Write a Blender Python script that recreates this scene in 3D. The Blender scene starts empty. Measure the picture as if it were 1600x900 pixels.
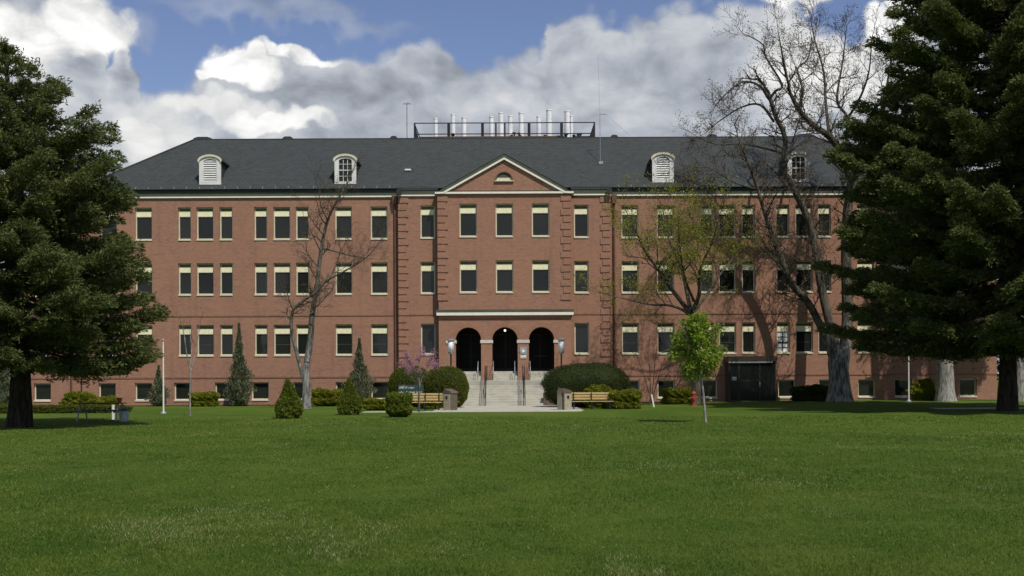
import bpy, bmesh, math, random
import numpy as np
from mathutils import Vector, Matrix, Euler
R = math.radians
random.seed(7); rng = np.random.default_rng(7)
scene = bpy.context.scene
COL = scene.collection

# ------------------------------------------------------------------ camera, sky, sun
SUN_EL, SUN_AZ = 54.0, 30.0            # azimuth: degrees to the right of straight behind the camera
cam_d = bpy.data.cameras.new("camera"); cam = bpy.data.objects.new("camera", cam_d)
COL.objects.link(cam); scene.camera = cam
cam_d.sensor_width = 36; cam_d.lens = 38.565; cam_d.shift_y = 140/1600
cam_d.clip_start = 0.1; cam_d.clip_end = 6000
EYE = 1.7
cam.matrix_world = Matrix.Translation((0, 0, EYE)) @ Matrix.Rotation(R(0.28), 4, 'Y') @ Matrix.Rotation(R(90), 4, 'X')
F = 1714.0; TH = R(0.28)

def pt(px, py, d):
    """world point seen at photograph pixel px,py at depth d"""
    u = px-800; v = 590-py
    return Vector(((u+TH*v)*d/F, d, EYE+(v-TH*u)*d/F))

def gz(x, y):
    a = min(max((x-4)/14, 0), 1); b = min(max((y-52)/14, 0), 1)
    a = a*a*(3-2*a); b = b*b*(3-2*b)
    return 0.14*a*b

def foot(px, d):
    p = pt(px, 632, d)
    return Vector((p.x, d, gz(p.x, d)))

vs = scene.view_settings
vs.view_transform = 'Standard'; vs.look = 'None'; vs.exposure = 0.0; vs.gamma = 1; vs.use_curve_mapping = False

world = bpy.data.worlds.new("World"); scene.world = world; world.use_nodes = True

class NT:
    def __init__(s, tree): s.t = tree; s.n = tree.nodes; s.l = tree.links
    def new(s, typ, **kw):
        nd = s.n.new(typ)
        for k, v in kw.items(): setattr(nd, k, v)
        return nd
    def _set(s, sock, v):
        if v is None: return
        if hasattr(v, 'is_linked') or isinstance(v, bpy.types.NodeSocket): s.l.new(v, sock)
        else: sock.default_value = v
    def m(s, op, a, b=None, c=None, clamp=False):
        nd = s.new('ShaderNodeMath', operation=op, use_clamp=clamp)
        s._set(nd.inputs[0], a); s._set(nd.inputs[1], b); s._set(nd.inputs[2], c)
        return nd.outputs[0]
    def noise(s, vec, scale, detail=4, rough=.5, dist=0, lac=2):
        nd = s.new('ShaderNodeTexNoise')
        if vec is not None: s.l.new(vec, nd.inputs['Vector'])
        nd.inputs['Scale'].default_value = scale; nd.inputs['Detail'].default_value = detail
        nd.inputs['Roughness'].default_value = rough; nd.inputs['Distortion'].default_value = dist
        nd.inputs['Lacunarity'].default_value = lac
        return nd.outputs['Fac']
    def ss(s, x, a, b):
        nd = s.new('ShaderNodeMapRange', interpolation_type='SMOOTHSTEP')
        s._set(nd.inputs[0], x); nd.inputs[1].default_value = a; nd.inputs[2].default_value = b
        return nd.outputs[0]
    def lin(s, x, a, b, c=0, d=1):
        nd = s.new('ShaderNodeMapRange')
        s._set(nd.inputs[0], x); nd.inputs[1].default_value = a; nd.inputs[2].default_value = b
        nd.inputs[3].default_value = c; nd.inputs[4].default_value = d
        return nd.outputs[0]
    def mix(s, f, a, b, blend='MIX'):
        nd = s.new('ShaderNodeMix', data_type='RGBA', blend_type=blend)
        s._set(nd.inputs[0], f)
        for i, v in ((6, a), (7, b)):
            if isinstance(v, (tuple, list)): v = (*v[:3], 1)
            s._set(nd.inputs[i], v)
        return nd.outputs[2]
    def mapping(s, vec, scale=(1,1,1), loc=(0,0,0)):
        nd = s.new('ShaderNodeMapping'); s.l.new(vec, nd.inputs[0])
        nd.inputs['Scale'].default_value = scale; nd.inputs['Location'].default_value = loc
        return nd.outputs[0]

def build_sky():
    w = NT(world.node_tree); w.n.clear()
    out = w.new('ShaderNodeOutputWorld')
    sky = w.new('ShaderNodeTexSky', sky_type='NISHITA', sun_disc=False)
    sky.sun_elevation = R(SUN_EL); sky.sun_rotation = R(180-SUN_AZ)
    sky.air_density = 1.0; sky.dust_density = 0.3; sky.ozone_density = 3.0; sky.altitude = 700
    hs = w.new('ShaderNodeHueSaturation'); hs.inputs['Saturation'].default_value = .96; hs.inputs['Hue'].default_value = .512
    w.l.new(sky.outputs[0], hs.inputs['Color'])
    bg1 = w.new('ShaderNodeBackground'); bg1.inputs[1].default_value = 0.105
    w.l.new(hs.outputs[0], bg1.inputs[0])
    tc = w.new('ShaderNodeTexCoord'); D = tc.outputs['Generated']
    def cnoise(vec, scale, detail, rough):
        nd = w.new('ShaderNodeTexNoise'); w.l.new(vec, nd.inputs['Vector']); nd.inputs['Scale'].default_value = scale
        nd.inputs['Detail'].default_value = detail; nd.inputs['Roughness'].default_value = rough
        sp = w.new('ShaderNodeSeparateColor'); w.l.new(nd.outputs['Color'], sp.inputs[0]); return sp.outputs
    def vor(vec, scale, sm=.35):
        nd = w.new('ShaderNodeTexVoronoi', feature='F1'); w.l.new(vec, nd.inputs['Vector'])
        nd.inputs['Scale'].default_value = scale
        return nd.outputs['Distance']
    sp = w.new('ShaderNodeSeparateXYZ'); w.l.new(D, sp.inputs[0])
    x, y, z = sp.outputs
    az0 = w.m('ARCTAN2', x, y); el0 = w.m('ARCSINE', z)
    wr = cnoise(D, 14.0, 6, .6); wr2 = cnoise(w.mapping(D, (1,1,1), (5,3,1)), 5.0, 3, .5)
    bil = w.m('SUBTRACT', .42, vor(w.mapping(D, (1,1,1.15)), 22.0))        # rounded lobes
    bil2 = w.m('SUBTRACT', .42, vor(w.mapping(D, (1,1,1.15), (2,2,2)), 60.0))
    az = w.m('ADD', az0, w.m('ADD', w.m('MULTIPLY', w.m('SUBTRACT', wr[0], .5), .045), w.m('MULTIPLY', w.m('SUBTRACT', wr2[0], .5), .05)))
    el = w.m('ADD', el0, w.m('ADD', w.m('MULTIPLY', w.m('SUBTRACT', wr[1], .5), .035), w.m('MULTIPLY', w.m('SUBTRACT', wr2[1], .5), .03)))
    el = w.m('SUBTRACT', el, w.m('MULTIPLY', bil, .018)); el = w.m('SUBTRACT', el, w.m('MULTIPLY', bil2, .013))
    n1 = w.noise(w.mapping(D, (1,1,1.6)), 8.0, 7, .5, .3)
    n2 = w.noise(w.mapping(D, (1,1,1.5), (3.1,1.2,.4)), 20.0, 7, .55, .4)
    def ang(px, py):
        a = math.atan((px-800)/F); return a, math.atan((590-py)/F*math.cos(a))
    pts = [(-900,-260),(-300,-260),(0,-150),(110,-110),(176,-20),(186,50),(160,100),(215,124),(290,122),(316,88),(380,58),(470,64),(530,56),(600,50),(640,42),(684,40),
           (712,70),(780,74),(846,84),(862,34),(930,26),(1040,22),(1082,2),(1150,-4),(1195,0),(1240,-10),(1278,24),(1330,40),(1366,4),(1420,-14),(1480,0),(1700,-40),(2500,-60)]
    fc = w.new('ShaderNodeFloatCurve')
    A0, A1 = ang(-900,0)[0], ang(2500,0)[0]; E0, E1 = 0.20, 0.50
    t = w.lin(az, A0, A1); w.l.new(t, fc.inputs[1])
    c = fc.mapping.curves[0]
    P = []
    for px, py in pts:
        a, e = ang(px, py); P.append(((a-A0)/(A1-A0), (e-E0)/(E1-E0)))
    P.sort()
    c.points[0].location = P[0]; c.points[1].location = P[-1]
    for q in P[1:-1]: c.points.new(*q)
    for q in c.points: q.handle_type = 'VECTOR'
    fc.mapping.update()
    h = w.lin(fc.outputs[0], 0, 1, E0, E1)
    dens = w.m('SUBTRACT', h, el)
    soft = w.ss(dens, -.002, .012)
    def ell(px, py, rx, ry, rot=0):
        a, e = ang(px, py)
        dx = w.m('DIVIDE', w.m('SUBTRACT', az, a), rx/F); dy = w.m('DIVIDE', w.m('SUBTRACT', el, e), ry/F)
        cr, sr = math.cos(R(rot)), math.sin(R(rot))
        if rot:
            X = w.m('ADD', w.m('MULTIPLY', dx, cr), w.m('MULTIPLY', dy, sr)); Y = w.m('SUBTRACT', w.m('MULTIPLY', dy, cr), w.m('MULTIPLY', dx, sr))
        else: X, Y = dx, dy
        return w.m('SUBTRACT', 1.0, w.m('ADD', w.m('MULTIPLY', X, X), w.m('MULTIPLY', Y, Y)))
    def add(vals):
        o = vals[0]
        for v in vals[1:]: o = w.m('MAXIMUM', o, v)
        return o
    crisp = add([w.ss(ell(385,92,70,36), .0, .5), w.ss(ell(335,108,28,20), .0, .5), w.ss(ell(468,70,70,15,3), .0, .8), w.ss(ell(140,26,72,46), 0, .7), w.ss(ell(30,55,84,60), .0, 1.0),
                 w.ss(ell(1252,-16,56,26), 0, .6), w.ss(ell(1388,24,48,32), 0, .6)])
    mid = add([w.ss(ell(350,160,120,22,-10), -.2, .9), w.m('MULTIPLY', w.ss(ell(432,184,104,26,-14), -.1, .7), 1.5), w.ss(ell(205,205,50,34), -.3, .9), w.m('MULTIPLY', w.ss(ell(1280,112,150,74), -.3, 1.0), 1.25),
               w.m('MULTIPLY', w.ss(ell(1020,165,80,26), -.5, 1.4), .6), w.m('MULTIPLY', w.ss(ell(840,150,200,26), -.5, 1.8), .5), w.m('MULTIPLY', w.ss(ell(260,200,210,64), -.6, 1.6), .75), w.m('MULTIPLY', w.ss(ell(70,120,100,36), -.3, 1.0), .45)])
    dark = add([w.ss(ell(372,200,56,24), -.1, .8), w.ss(ell(640,112,260,44), -.4, 1.2), w.ss(ell(170,118,70,24), -.4, 1.0), w.m('MULTIPLY', w.ss(ell(1090,120,120,70), -.6, 1.2), .7)])
    na = w.noise(w.mapping(D, (1,1,1.5), (3.1-.010,1.2,.4-.022)), 20.0, 7, .55, .4)
    relief = w.m('SUBTRACT', n2, na)
    nb = w.noise(w.mapping(D, (1,1,1.6), (.015,0,-.05)), 8.0, 7, .5, .3)
    relief1 = w.m('SUBTRACT', n1, nb)
    base = w.m('ADD', .465, w.m('MULTIPLY', w.m('SUBTRACT', n1, .5), .30))
    base = w.m('ADD', base, w.m('MULTIPLY', relief, .55))
    base = w.m('SUBTRACT', base, w.m('MULTIPLY', relief1, .35))
    base = w.m('ADD', base, w.m('MULTIPLY', bil, .06))
    base = w.m('SUBTRACT', base, w.m('MULTIPLY', dark, .11))
    base = w.m('ADD', base, w.m('MULTIPLY', mid, .30))
    edge = w.m('MULTIPLY', w.m('SUBTRACT', w.ss(dens, .0, .012), w.ss(dens, .012, .045)), .09)
    base = w.m('ADD', base, edge)
    bright = w.m('ADD', .97, w.m('ADD', w.m('MULTIPLY', relief, 1.3), w.m('MULTIPLY', bil, .35)))
    val = w.m('ADD', w.m('MULTIPLY', base, w.m('SUBTRACT', 1.0, crisp)), w.m('MULTIPLY', bright, crisp))
    val = w.m('MINIMUM', w.m('MAXIMUM', val, .22), 1.1)
    tint = w.mix(w.ss(val, .38, .85), (.91, .985, 1.12), (1.0, 1.0, .985))
    vm = w.new('ShaderNodeVectorMath', operation='SCALE'); w.l.new(tint, vm.inputs[0]); w.l.new(val, vm.inputs['Scale'])
    bg2 = w.new('ShaderNodeBackground'); bg2.inputs[1].default_value = 1.0
    w.l.new(vm.outputs[0], bg2.inputs[0])
    n5 = w.noise(w.mapping(D, (1,1,2.0), (1,5,2)), 2.2, 8, .55, .2)
    other = w.m('MULTIPLY', w.ss(n5, .5, .62), w.ss(el0, .42, .62))
    wisp = w.m('MULTIPLY', w.ss(ell(440,12,190,22), -.5, 1.2), .5)
    wisp2 = w.m('MULTIPLY', w.ss(ell(205,35,40,30), -.2, 1.4), .4)
    mask = add([soft, crisp, other, wisp, wisp2])
    mask = w.m('MULTIPLY', mask, 1.0, clamp=True)
    ms = w.new('ShaderNodeMixShader')
    w.l.new(mask, ms.inputs[0]); w.l.new(bg1.outputs[0], ms.inputs[1]); w.l.new(bg2.outputs[0], ms.inputs[2])
    w.l.new(ms.outputs[0], out.inputs[0])
build_sky()
world.cycles.sampling_method = 'MANUAL'; world.cycles.sample_map_resolution = 256

sl = bpy.data.lights.new("sun", 'SUN'); sl.energy = 3.55; sl.angle = R(0.5); sl.color = (1.0, .95, .86)
so = bpy.data.objects.new("sun", sl); COL.objects.link(so)
tosun = Vector((math.sin(R(SUN_AZ))*math.cos(R(SUN_EL)), -math.cos(R(SUN_AZ))*math.cos(R(SUN_EL)), math.sin(R(SUN_EL))))
so.rotation_euler = tosun.to_track_quat('Z', 'Y').to_euler(); so.location = (20, -20, 40)

# ------------------------------------------------------------------ materials
MATS = {}
def mat(name, color, rough=.7, var=.0, vscale=3.0, bump=0, bscale=20, metal=0, spec=.4, c2=None, detail=5, stretch=(1,1,1)):
    m = bpy.data.materials.new(name); m.use_nodes = True
    w = NT(m.node_tree); b = w.n['Principled BSDF']
    b.inputs['Roughness'].default_value = rough; b.inputs['Metallic'].default_value = metal
    b.inputs['Specular IOR Level'].default_value = spec
    tc = w.new('ShaderNodeTexCoord'); O = tc.outputs['Object']
    if stretch != (1,1,1): O = w.mapping(O, stretch)
    if var > 0 or c2:
        n = w.noise(O, vscale, detail, .6)
        lo = tuple(c*(1-var) for c in color); hi = c2 if c2 else tuple(min(1, c*(1+var)) for c in color)
        w.l.new(w.mix(w.lin(n, .3, .7), lo, hi), b.inputs['Base Color'])
    else: b.inputs['Base Color'].default_value = (*color, 1)
    if bump:
        bp = w.new('ShaderNodeBump'); bp.inputs['Strength'].default_value = bump; bp.inputs['Distance'].default_value = .02
        w.l.new(w.noise(O, bscale, 5, .6), bp.inputs['Height']); w.l.new(bp.outputs[0], b.inputs['Normal'])
    MATS[name] = m; return m

def brick_mat(name, k=1.0):
    m = bpy.data.materials.new(name); m.use_nodes = True
    w = NT(m.node_tree); b = w.n['Principled BSDF']; b.inputs['Roughness'].default_value = .88
    b.inputs['Specular IOR Level'].default_value = .25
    g = w.new('ShaderNodeNewGeometry'); sp = w.new('ShaderNodeSeparateXYZ'); w.l.new(g.outputs['Position'], sp.inputs[0])
    cb = w.new('ShaderNodeCombineXYZ'); w.l.new(w.m('ADD', sp.outputs[0], sp.outputs[1]), cb.inputs[0]); w.l.new(sp.outputs[2], cb.inputs[1])
    br = w.new('ShaderNodeTexBrick'); w.l.new(cb.outputs[0], br.inputs['Vector'])
    br.inputs['Scale'].default_value = 1; br.inputs['Brick Width'].default_value = .215; br.inputs['Row Height'].default_value = .075
    br.inputs['Mortar Size'].default_value = .008; br.inputs['Mortar Smooth'].default_value = .1; br.inputs['Bias'].default_value = -.1
    br.inputs['Color1'].default_value = (.345*k, .165*k, .106*k, 1); br.inputs['Color2'].default_value = (.245*k, .112*k, .074*k, 1)
    br.inputs['Mortar'].default_value = (.34*k, .25*k, .19*k, 1)
    P = g.outputs['Position']
    col = br.outputs['Color']
    n = w.noise(w.mapping(P, (.35,.35,.8)), 1.0, 6, .65)
    col = w.mix(w.ss(n, .35, .75), col, w.mix(.5, col, (.38*k, .20*k, .12*k)))
    n2 = w.noise(w.mapping(P, (.6,.6,6.0), (4,4,4)), 1.6, 5, .65)
    col = w.mix(w.m('MULTIPLY', w.ss(n2, .5, .78), .34), col, (.20*k, .085*k, .055*k))
    n3 = w.noise(w.mapping(P, (4.5,4.5,13)), 1.0, 3, .6)
    col = w.mix(w.m('MULTIPLY', w.ss(n3, .50, .70), .38), col, (.46*k, .22*k, .15*k))
    # weather streaks running down
    n4 = w.noise(w.mapping(P, (2.2,2.2,.16), (9,1,0)), 1.0, 4, .6)
    col = w.mix(w.m('MULTIPLY', w.ss(n4, .50, .76), .32), col, (.19*k, .10*k, .07*k))
    w.l.new(col, b.inputs['Base Color'])
    bp = w.new('ShaderNodeBump'); bp.inputs['Strength'].default_value = .25; bp.inputs['Distance'].default_value = .01
    w.l.new(br.outputs['Fac'], bp.inputs['Height']); bp.invert = True; w.l.new(bp.outputs[0], b.inputs['Normal'])
    MATS[name] = m; return m

def leaf_mat(name, c1, c2, c3=None, rough=.6, trans=.25, f3=.12, pn=.9):
    """foliage: per-leaf random colour stored in the face attribute rnd, plus slow drift over the crown"""
    m = bpy.data.materials.new(name); m.use_nodes = True
    w = NT(m.node_tree); w.n.clear(); out = w.new('ShaderNodeOutputMaterial')
    at = w.new('ShaderNodeAttribute', attribute_name='rnd')
    g = w.new('ShaderNodeNewGeometry')
    n = w.noise(g.outputs['Position'], pn, 4, .6)
    f = w.m('ADD', w.m('MULTIPLY', at.outputs['Fac'], .6), w.m('MULTIPLY', w.lin(n, .3, .7), .4))
    col = w.mix(f, c1, c2)
    if c3: col = w.mix(w.m('GREATER_THAN', at.outputs['Fac'], 1-f3), col, c3)
    d = w.new('ShaderNodeBsdfPrincipled'); d.inputs['Roughness'].default_value = rough
    d.inputs['Specular IOR Level'].default_value = .12
    w.l.new(col, d.inputs['Base Color'])
    t = w.new('ShaderNodeBsdfTranslucent'); w.l.new(w.mix(.5, col, (c2[0]*1.3, c2[1]*1.5, c2[2]*.6)), t.inputs[0])
    ms = w.new('ShaderNodeMixShader'); ms.inputs[0].default_value = trans
    w.l.new(d.outputs[0], ms.inputs[1]); w.l.new(t.outputs[0], ms.inputs[2]); w.l.new(ms.outputs[0], out.inputs[0])
    MATS[name] = m; return m

brick_mat('brick'); brick_mat('brick_trim', .72)
mat('cream', (.66,.615,.45), .6, .12, 2.0)
mat('trim_white', (.82,.79,.68), .6, .08, 2.0)
mat('head_shadow_olive', (.12,.12,.065), .7, .2, 4.0)  # colour of the painted shadow under the window heads
mat('white_paint', (.72,.72,.68), .55, .12, 3.0, bump=.1)
mat('blind', (.86,.82,.54), .7, .12, 4.0)
mat('limestone', (.60,.57,.50), .8, .15, 2.5, bump=.2)
mat('gutter', (.070,.078,.050), .6, .2, 1.2)
mat('copper_brown', (.13,.06,.035), .6, .25, 3.0)
mat('concrete', (.46,.445,.37), .85, .16, 1.3, bump=.25, bscale=12)
mat('aggregate', (.36,.32,.23), .9, .25, 9.0, bump=.4, bscale=60)
mat('aggregate_dark', (.12,.095,.07), .9, .25, 9.0, bump=.4, bscale=60)
mat('black_metal', (.018,.018,.02), .45, .2, 5)
mat('bronze', (.035,.028,.022), .5, .2, 4)
mat('galvanised', (.38,.40,.42), .45, .2, 8, metal=.5)
mat('wood_yellow', (.50,.36,.16), .6, .22, 3.0, stretch=(1,6,6))
mat('seat_blue', (.05,.09,.16), .6, .2, 3.0)
mat('stack_white', (.90,.90,.90), .45, .10, 2.0)
mat('hydrant_red', (.32,.06,.04), .45, .2, 8)
mat('stake_white', (.78,.76,.66), .7, .1, 5)
mat('dark_interior', (.035,.028,.02), .9, .3, 2)
mat('terracotta', (.35,.10,.04), .8, .2, 9)
mat('lamp_glass', (.86,.87,.86), .4, .08, 6, spec=.4)
mat('sign_panel', (.035,.06,.055), .5, .2, 4)
mat('sign_text', (.7,.72,.72), .6)
mat('soil', (.06,.042,.028), .95, .3, 3.0, bump=.5, bscale=15)
mat('grey_plastic', (.35,.37,.40), .5, .15, 6)

def slate_mat():
    m = bpy.data.materials.new('slate'); m.use_nodes = True
    w = NT(m.node_tree); b = w.n['Principled BSDF']; b.inputs['Roughness'].default_value = .72; b.inputs['Specular IOR Level'].default_value = .25
    g = w.new('ShaderNodeNewGeometry'); P = g.outputs['Position']
    sp = w.new('ShaderNodeSeparateXYZ'); w.l.new(P, sp.inputs[0])
    cb = w.new('ShaderNodeCombineXYZ'); w.l.new(sp.outputs[0], cb.inputs[0]); w.l.new(w.m('MULTIPLY', sp.outputs[2], 1.55), cb.inputs[1])
    br = w.new('ShaderNodeTexBrick'); w.l.new(cb.outputs[0], br.inputs['Vector'])
    br.inputs['Scale'].default_value = 1; br.inputs['Brick Width'].default_value = .32; br.inputs['Row Height'].default_value = .22
    br.inputs['Mortar Size'].default_value = .010; br.inputs['Bias'].default_value = -.2
    br.inputs['Color1'].default_value = (.054,.061,.058,1); br.inputs['Color2'].default_value = (.038,.045,.043,1); br.inputs['Mortar'].default_value = (.022,.022,.022,1)
    n = w.noise(w.mapping(P, (.25,.25,.5)), 1.0, 6, .65)
    col = w.mix(w.ss(n, .35, .7), br.outputs['Color'], w.mix(.5, br.outputs['Color'], (.050,.055,.060)))
    n2 = w.noise(w.mapping(P, (.8,.8,2.2), (5,0,3)), 1.0, 5, .7)
    col = w.mix(w.m('MULTIPLY', w.ss(n2, .55, .75), .45), col, (.075,.068,.052))
    w.l.new(col, b.inputs['Base Color'])
    bp = w.new('ShaderNodeBump'); bp.inputs['Strength'].default_value = .5; bp.inputs['Distance'].default_value = .02; bp.invert = True
    w.l.new(br.outputs['Fac'], bp.inputs['Height']); w.l.new(bp.outputs[0], b.inputs['Normal'])
    MATS['slate'] = m
slate_mat()

def glass_mat(name, lo, hi):
    m = bpy.data.materials.new(name); m.use_nodes = True
    w = NT(m.node_tree); b = w.n['Principled BSDF']; b.inputs['Roughness'].default_value = .06
    b.inputs['Specular IOR Level'].default_value = .5
    oi = w.new('ShaderNodeObjectInfo'); tc = w.new('ShaderNodeTexCoord')
    f = w.m('ADD', w.m('MULTIPLY', oi.outputs['Random'], .6), w.m('MULTIPLY', w.noise(w.mapping(tc.outputs['Object'], (1,1,.6)), 1.7, 3), .4))
    w.l.new(w.mix(f, lo, hi), b.inputs['Base Color'])
    bp = w.new('ShaderNodeBump'); bp.inputs['Strength'].default_value = .06; bp.inputs['Distance'].default_value = .05
    w.l.new(w.noise(tc.outputs['Object'], 1.1, 2), bp.inputs['Height']); w.l.new(bp.outputs[0], b.inputs['Normal'])
    MATS[name] = m
glass_mat('window_glass', (.010,.012,.010), (.028,.031,.026))
mat('shelter_glass', (.008,.009,.008), .12, .2, 3, spec=.25)
mat('porch_glass', (.006,.006,.006), .35, .2, 3, spec=.15)

def bark_mat(name, c1, c2, sc=3.0):
    m = bpy.data.materials.new(name); m.use_nodes = True
    w = NT(m.node_tree); b = w.n['Principled BSDF']; b.inputs['Roughness'].default_value = .9; b.inputs['Specular IOR Level'].default_value = .15
    g = w.new('ShaderNodeNewGeometry'); P = w.mapping(g.outputs['Position'], (2.4,2.4,.5))
    n = w.noise(P, sc, 6, .65, .3)
    w.l.new(w.mix(w.ss(n, .36, .64), c1, c2), b.inputs['Base Color'])
    bp = w.new('ShaderNodeBump'); bp.inputs['Strength'].default_value = .8; bp.inputs['Distance'].default_value = .06
    w.l.new(n, bp.inputs['Height']); w.l.new(bp.outputs[0], b.inputs['Normal'])
    MATS[name] = m
def bark_blend(name, lo1, lo2, hi1, hi2, z0, z1, sc=3.0):
    m = bpy.data.materials.new(name); m.use_nodes = True
    w = NT(m.node_tree); b = w.n['Principled BSDF']; b.inputs['Roughness'].default_value = .9; b.inputs['Specular IOR Level'].default_value = .15
    g = w.new('ShaderNodeNewGeometry'); P = w.mapping(g.outputs['Position'], (2.4,2.4,.4))
    n = w.noise(P, sc, 6, .65, .3); sp = w.new('ShaderNodeSeparateXYZ'); w.l.new(g.outputs['Position'], sp.inputs[0])
    f = w.ss(w.m('ADD', sp.outputs[2], w.m('MULTIPLY', w.m('SUBTRACT', n, .5), 3)), z0, z1); k = w.ss(n, .38, .62)
    w.l.new(w.mix(f, w.mix(k, lo1, lo2), w.mix(k, hi1, hi2)), b.inputs['Base Color'])
    bp = w.new('ShaderNodeBump'); bp.inputs['Strength'].default_value = .9; bp.inputs['Distance'].default_value = .08
    w.l.new(n, bp.inputs['Height']); w.l.new(bp.outputs[0], b.inputs['Normal'])
    MATS[name] = m
bark_blend('bark_maple', (.07,.065,.055), (.30,.29,.25), (.040,.036,.027), (.145,.130,.098), 2.4, 6.0)
bark_blend('bark_left', (.09,.085,.075), (.34,.33,.30), (.050,.046,.035), (.17,.155,.12), 2.8, 5.6, 5)
bark_mat('bark_dark', (.018,.014,.011), (.055,.045,.036))
bark_mat('bark_grey', (.055,.05,.042), (.22,.21,.18))
bark_mat('bark_pale', (.16,.15,.13), (.40,.39,.36), 5)
bark_mat('bark_brown', (.048,.040,.029), (.15,.128,.092))
bark_mat('bark_red', (.07,.04,.03), (.17,.11,.08))
leaf_mat('spruce_needles', (.054,.068,.023), (.155,.178,.060), (.19,.18,.07), trans=.22, f3=.07, pn=.9)
leaf_mat('spruce_needles_dark', (.022,.034,.018), (.050,.068,.034), trans=.1)
leaf_mat('clipped_leaf', (.060,.074,.010), (.120,.140,.020), (.16,.18,.03), trans=.15, f3=.05)
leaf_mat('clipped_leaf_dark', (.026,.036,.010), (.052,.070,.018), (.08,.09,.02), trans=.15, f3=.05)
leaf_mat('arborvitae', (.068,.094,.011), (.145,.178,.022), (.19,.20,.03), trans=.15)
leaf_mat('golden_leaf', (.10,.12,.010), (.25,.26,.022), (.32,.31,.03), trans=.2)
leaf_mat('juniper_grey', (.080,.100,.050), (.175,.205,.12), (.12,.09,.05), trans=.12)
leaf_mat('spring_leaf', (.13,.20,.022), (.29,.37,.055), (.42,.36,.12), trans=.4, f3=.05)
leaf_mat('bud_green', (.20,.21,.03), (.34,.34,.05), trans=.4)
leaf_mat('bud_brown', (.10,.06,.04), (.17,.11,.07), trans=.15)
leaf_mat('blossom', (.36,.16,.26), (.56,.32,.44), trans=.3)
leaf_mat('hedge_far', (.02,.034,.014), (.05,.075,.025), trans=.1)

def lawn_mat():
    m = bpy.data.materials.new('lawn'); m.use_nodes = True
    w = NT(m.node_tree); b = w.n['Principled BSDF']; b.inputs['Roughness'].default_value = .9; b.inputs['Specular IOR Level'].default_value = .12
    g = w.new('ShaderNodeNewGeometry'); P = g.outputs['Position']
    big = w.noise(P, .09, 4, .6, .6)
    med = w.noise(w.mapping(P, (1,.55,1)), .55, 5, .65, .4)
    fin = w.noise(P, 7, 5, .7)
    vf = w.noise(P, 45, 3, .7)
    col = w.mix(w.ss(big, .35, .65), (.066,.126,.012), (.104,.164,.020))
    col = w.mix(w.m('MULTIPLY', w.ss(med, .48, .72), .6), col, (.165,.185,.038))
    col = w.mix(w.m('MULTIPLY', w.ss(fin, .55, .75), .5), col, (.175,.20,.038))
    col = w.mix(w.m('MULTIPLY', w.ss(fin, .48, .28), .6), col, (.040,.082,.009))
    col = w.mix(w.m('MULTIPLY', w.ss(vf, .42, .25), .5), col, (.038,.066,.007))
    str_ = w.m('MULTIPLY', w.ss(w.noise(P, 16, 4, .7), .60, .72), w.ss(w.noise(w.mapping(P, (1,.5,1), (3,3,0)), .35, 4, .6), .48, .66))
    col = w.mix(w.m('MULTIPLY', str_, .75), col, (.16,.165,.065))
    w.l.new(col, b.inputs['Base Color'])
    bp = w.new('ShaderNodeBump'); bp.inputs['Strength'].default_value = .9; bp.inputs['Distance'].default_value = .05
    w.l.new(w.m('ADD', fin, vf), bp.inputs['Height']); w.l.new(bp.outputs[0], b.inputs['Normal'])
    MATS['lawn'] = m
lawn_mat()
def blade_mat():
    m = bpy.data.materials.new('grass_blade'); m.use_nodes = True
    w = NT(m.node_tree); w.n.clear(); out = w.new('ShaderNodeOutputMaterial')
    at = w.new('ShaderNodeAttribute', attribute_name='rnd'); g = w.new('ShaderNodeNewGeometry'); P = g.outputs['Position']
    n = w.noise(w.mapping(P, (1,.6,1)), .8, 5, .65, .5); n2 = w.noise(w.mapping(P, (1,.6,1), (8,3,0)), .30, 5, .72, .8); n3 = w.noise(P, 4.0, 4, .65)
    col = w.mix(w.ss(n, .36, .66), (.062,.124,.010), (.150,.205,.030))
    col = w.mix(w.m('MULTIPLY', w.ss(n3, .55, .3), .55), col, (.040,.088,.008))
    col = w.mix(w.m('MULTIPLY', at.outputs['Fac'], .4), col, (.17,.24,.042))
    thr = w.m('SUBTRACT', .985, w.m('MULTIPLY', w.ss(n2, .53, .70), .36))
    col = w.mix(w.m('GREATER_THAN', at.outputs['Fac'], thr), col, (.36,.35,.16))
    d = w.new('ShaderNodeBsdfPrincipled'); d.inputs['Roughness'].default_value = .6; d.inputs['Specular IOR Level'].default_value = .2
    w.l.new(col, d.inputs['Base Color']); t = w.new('ShaderNodeBsdfTranslucent'); w.l.new(col, t.inputs[0])
    ms = w.new('ShaderNodeMixShader'); ms.inputs[0].default_value = .35
    w.l.new(d.outputs[0], ms.inputs[1]); w.l.new(t.outputs[0], ms.inputs[2]); w.l.new(ms.outputs[0], out.inputs[0])
    MATS['grass_blade'] = m
blade_mat()

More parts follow.
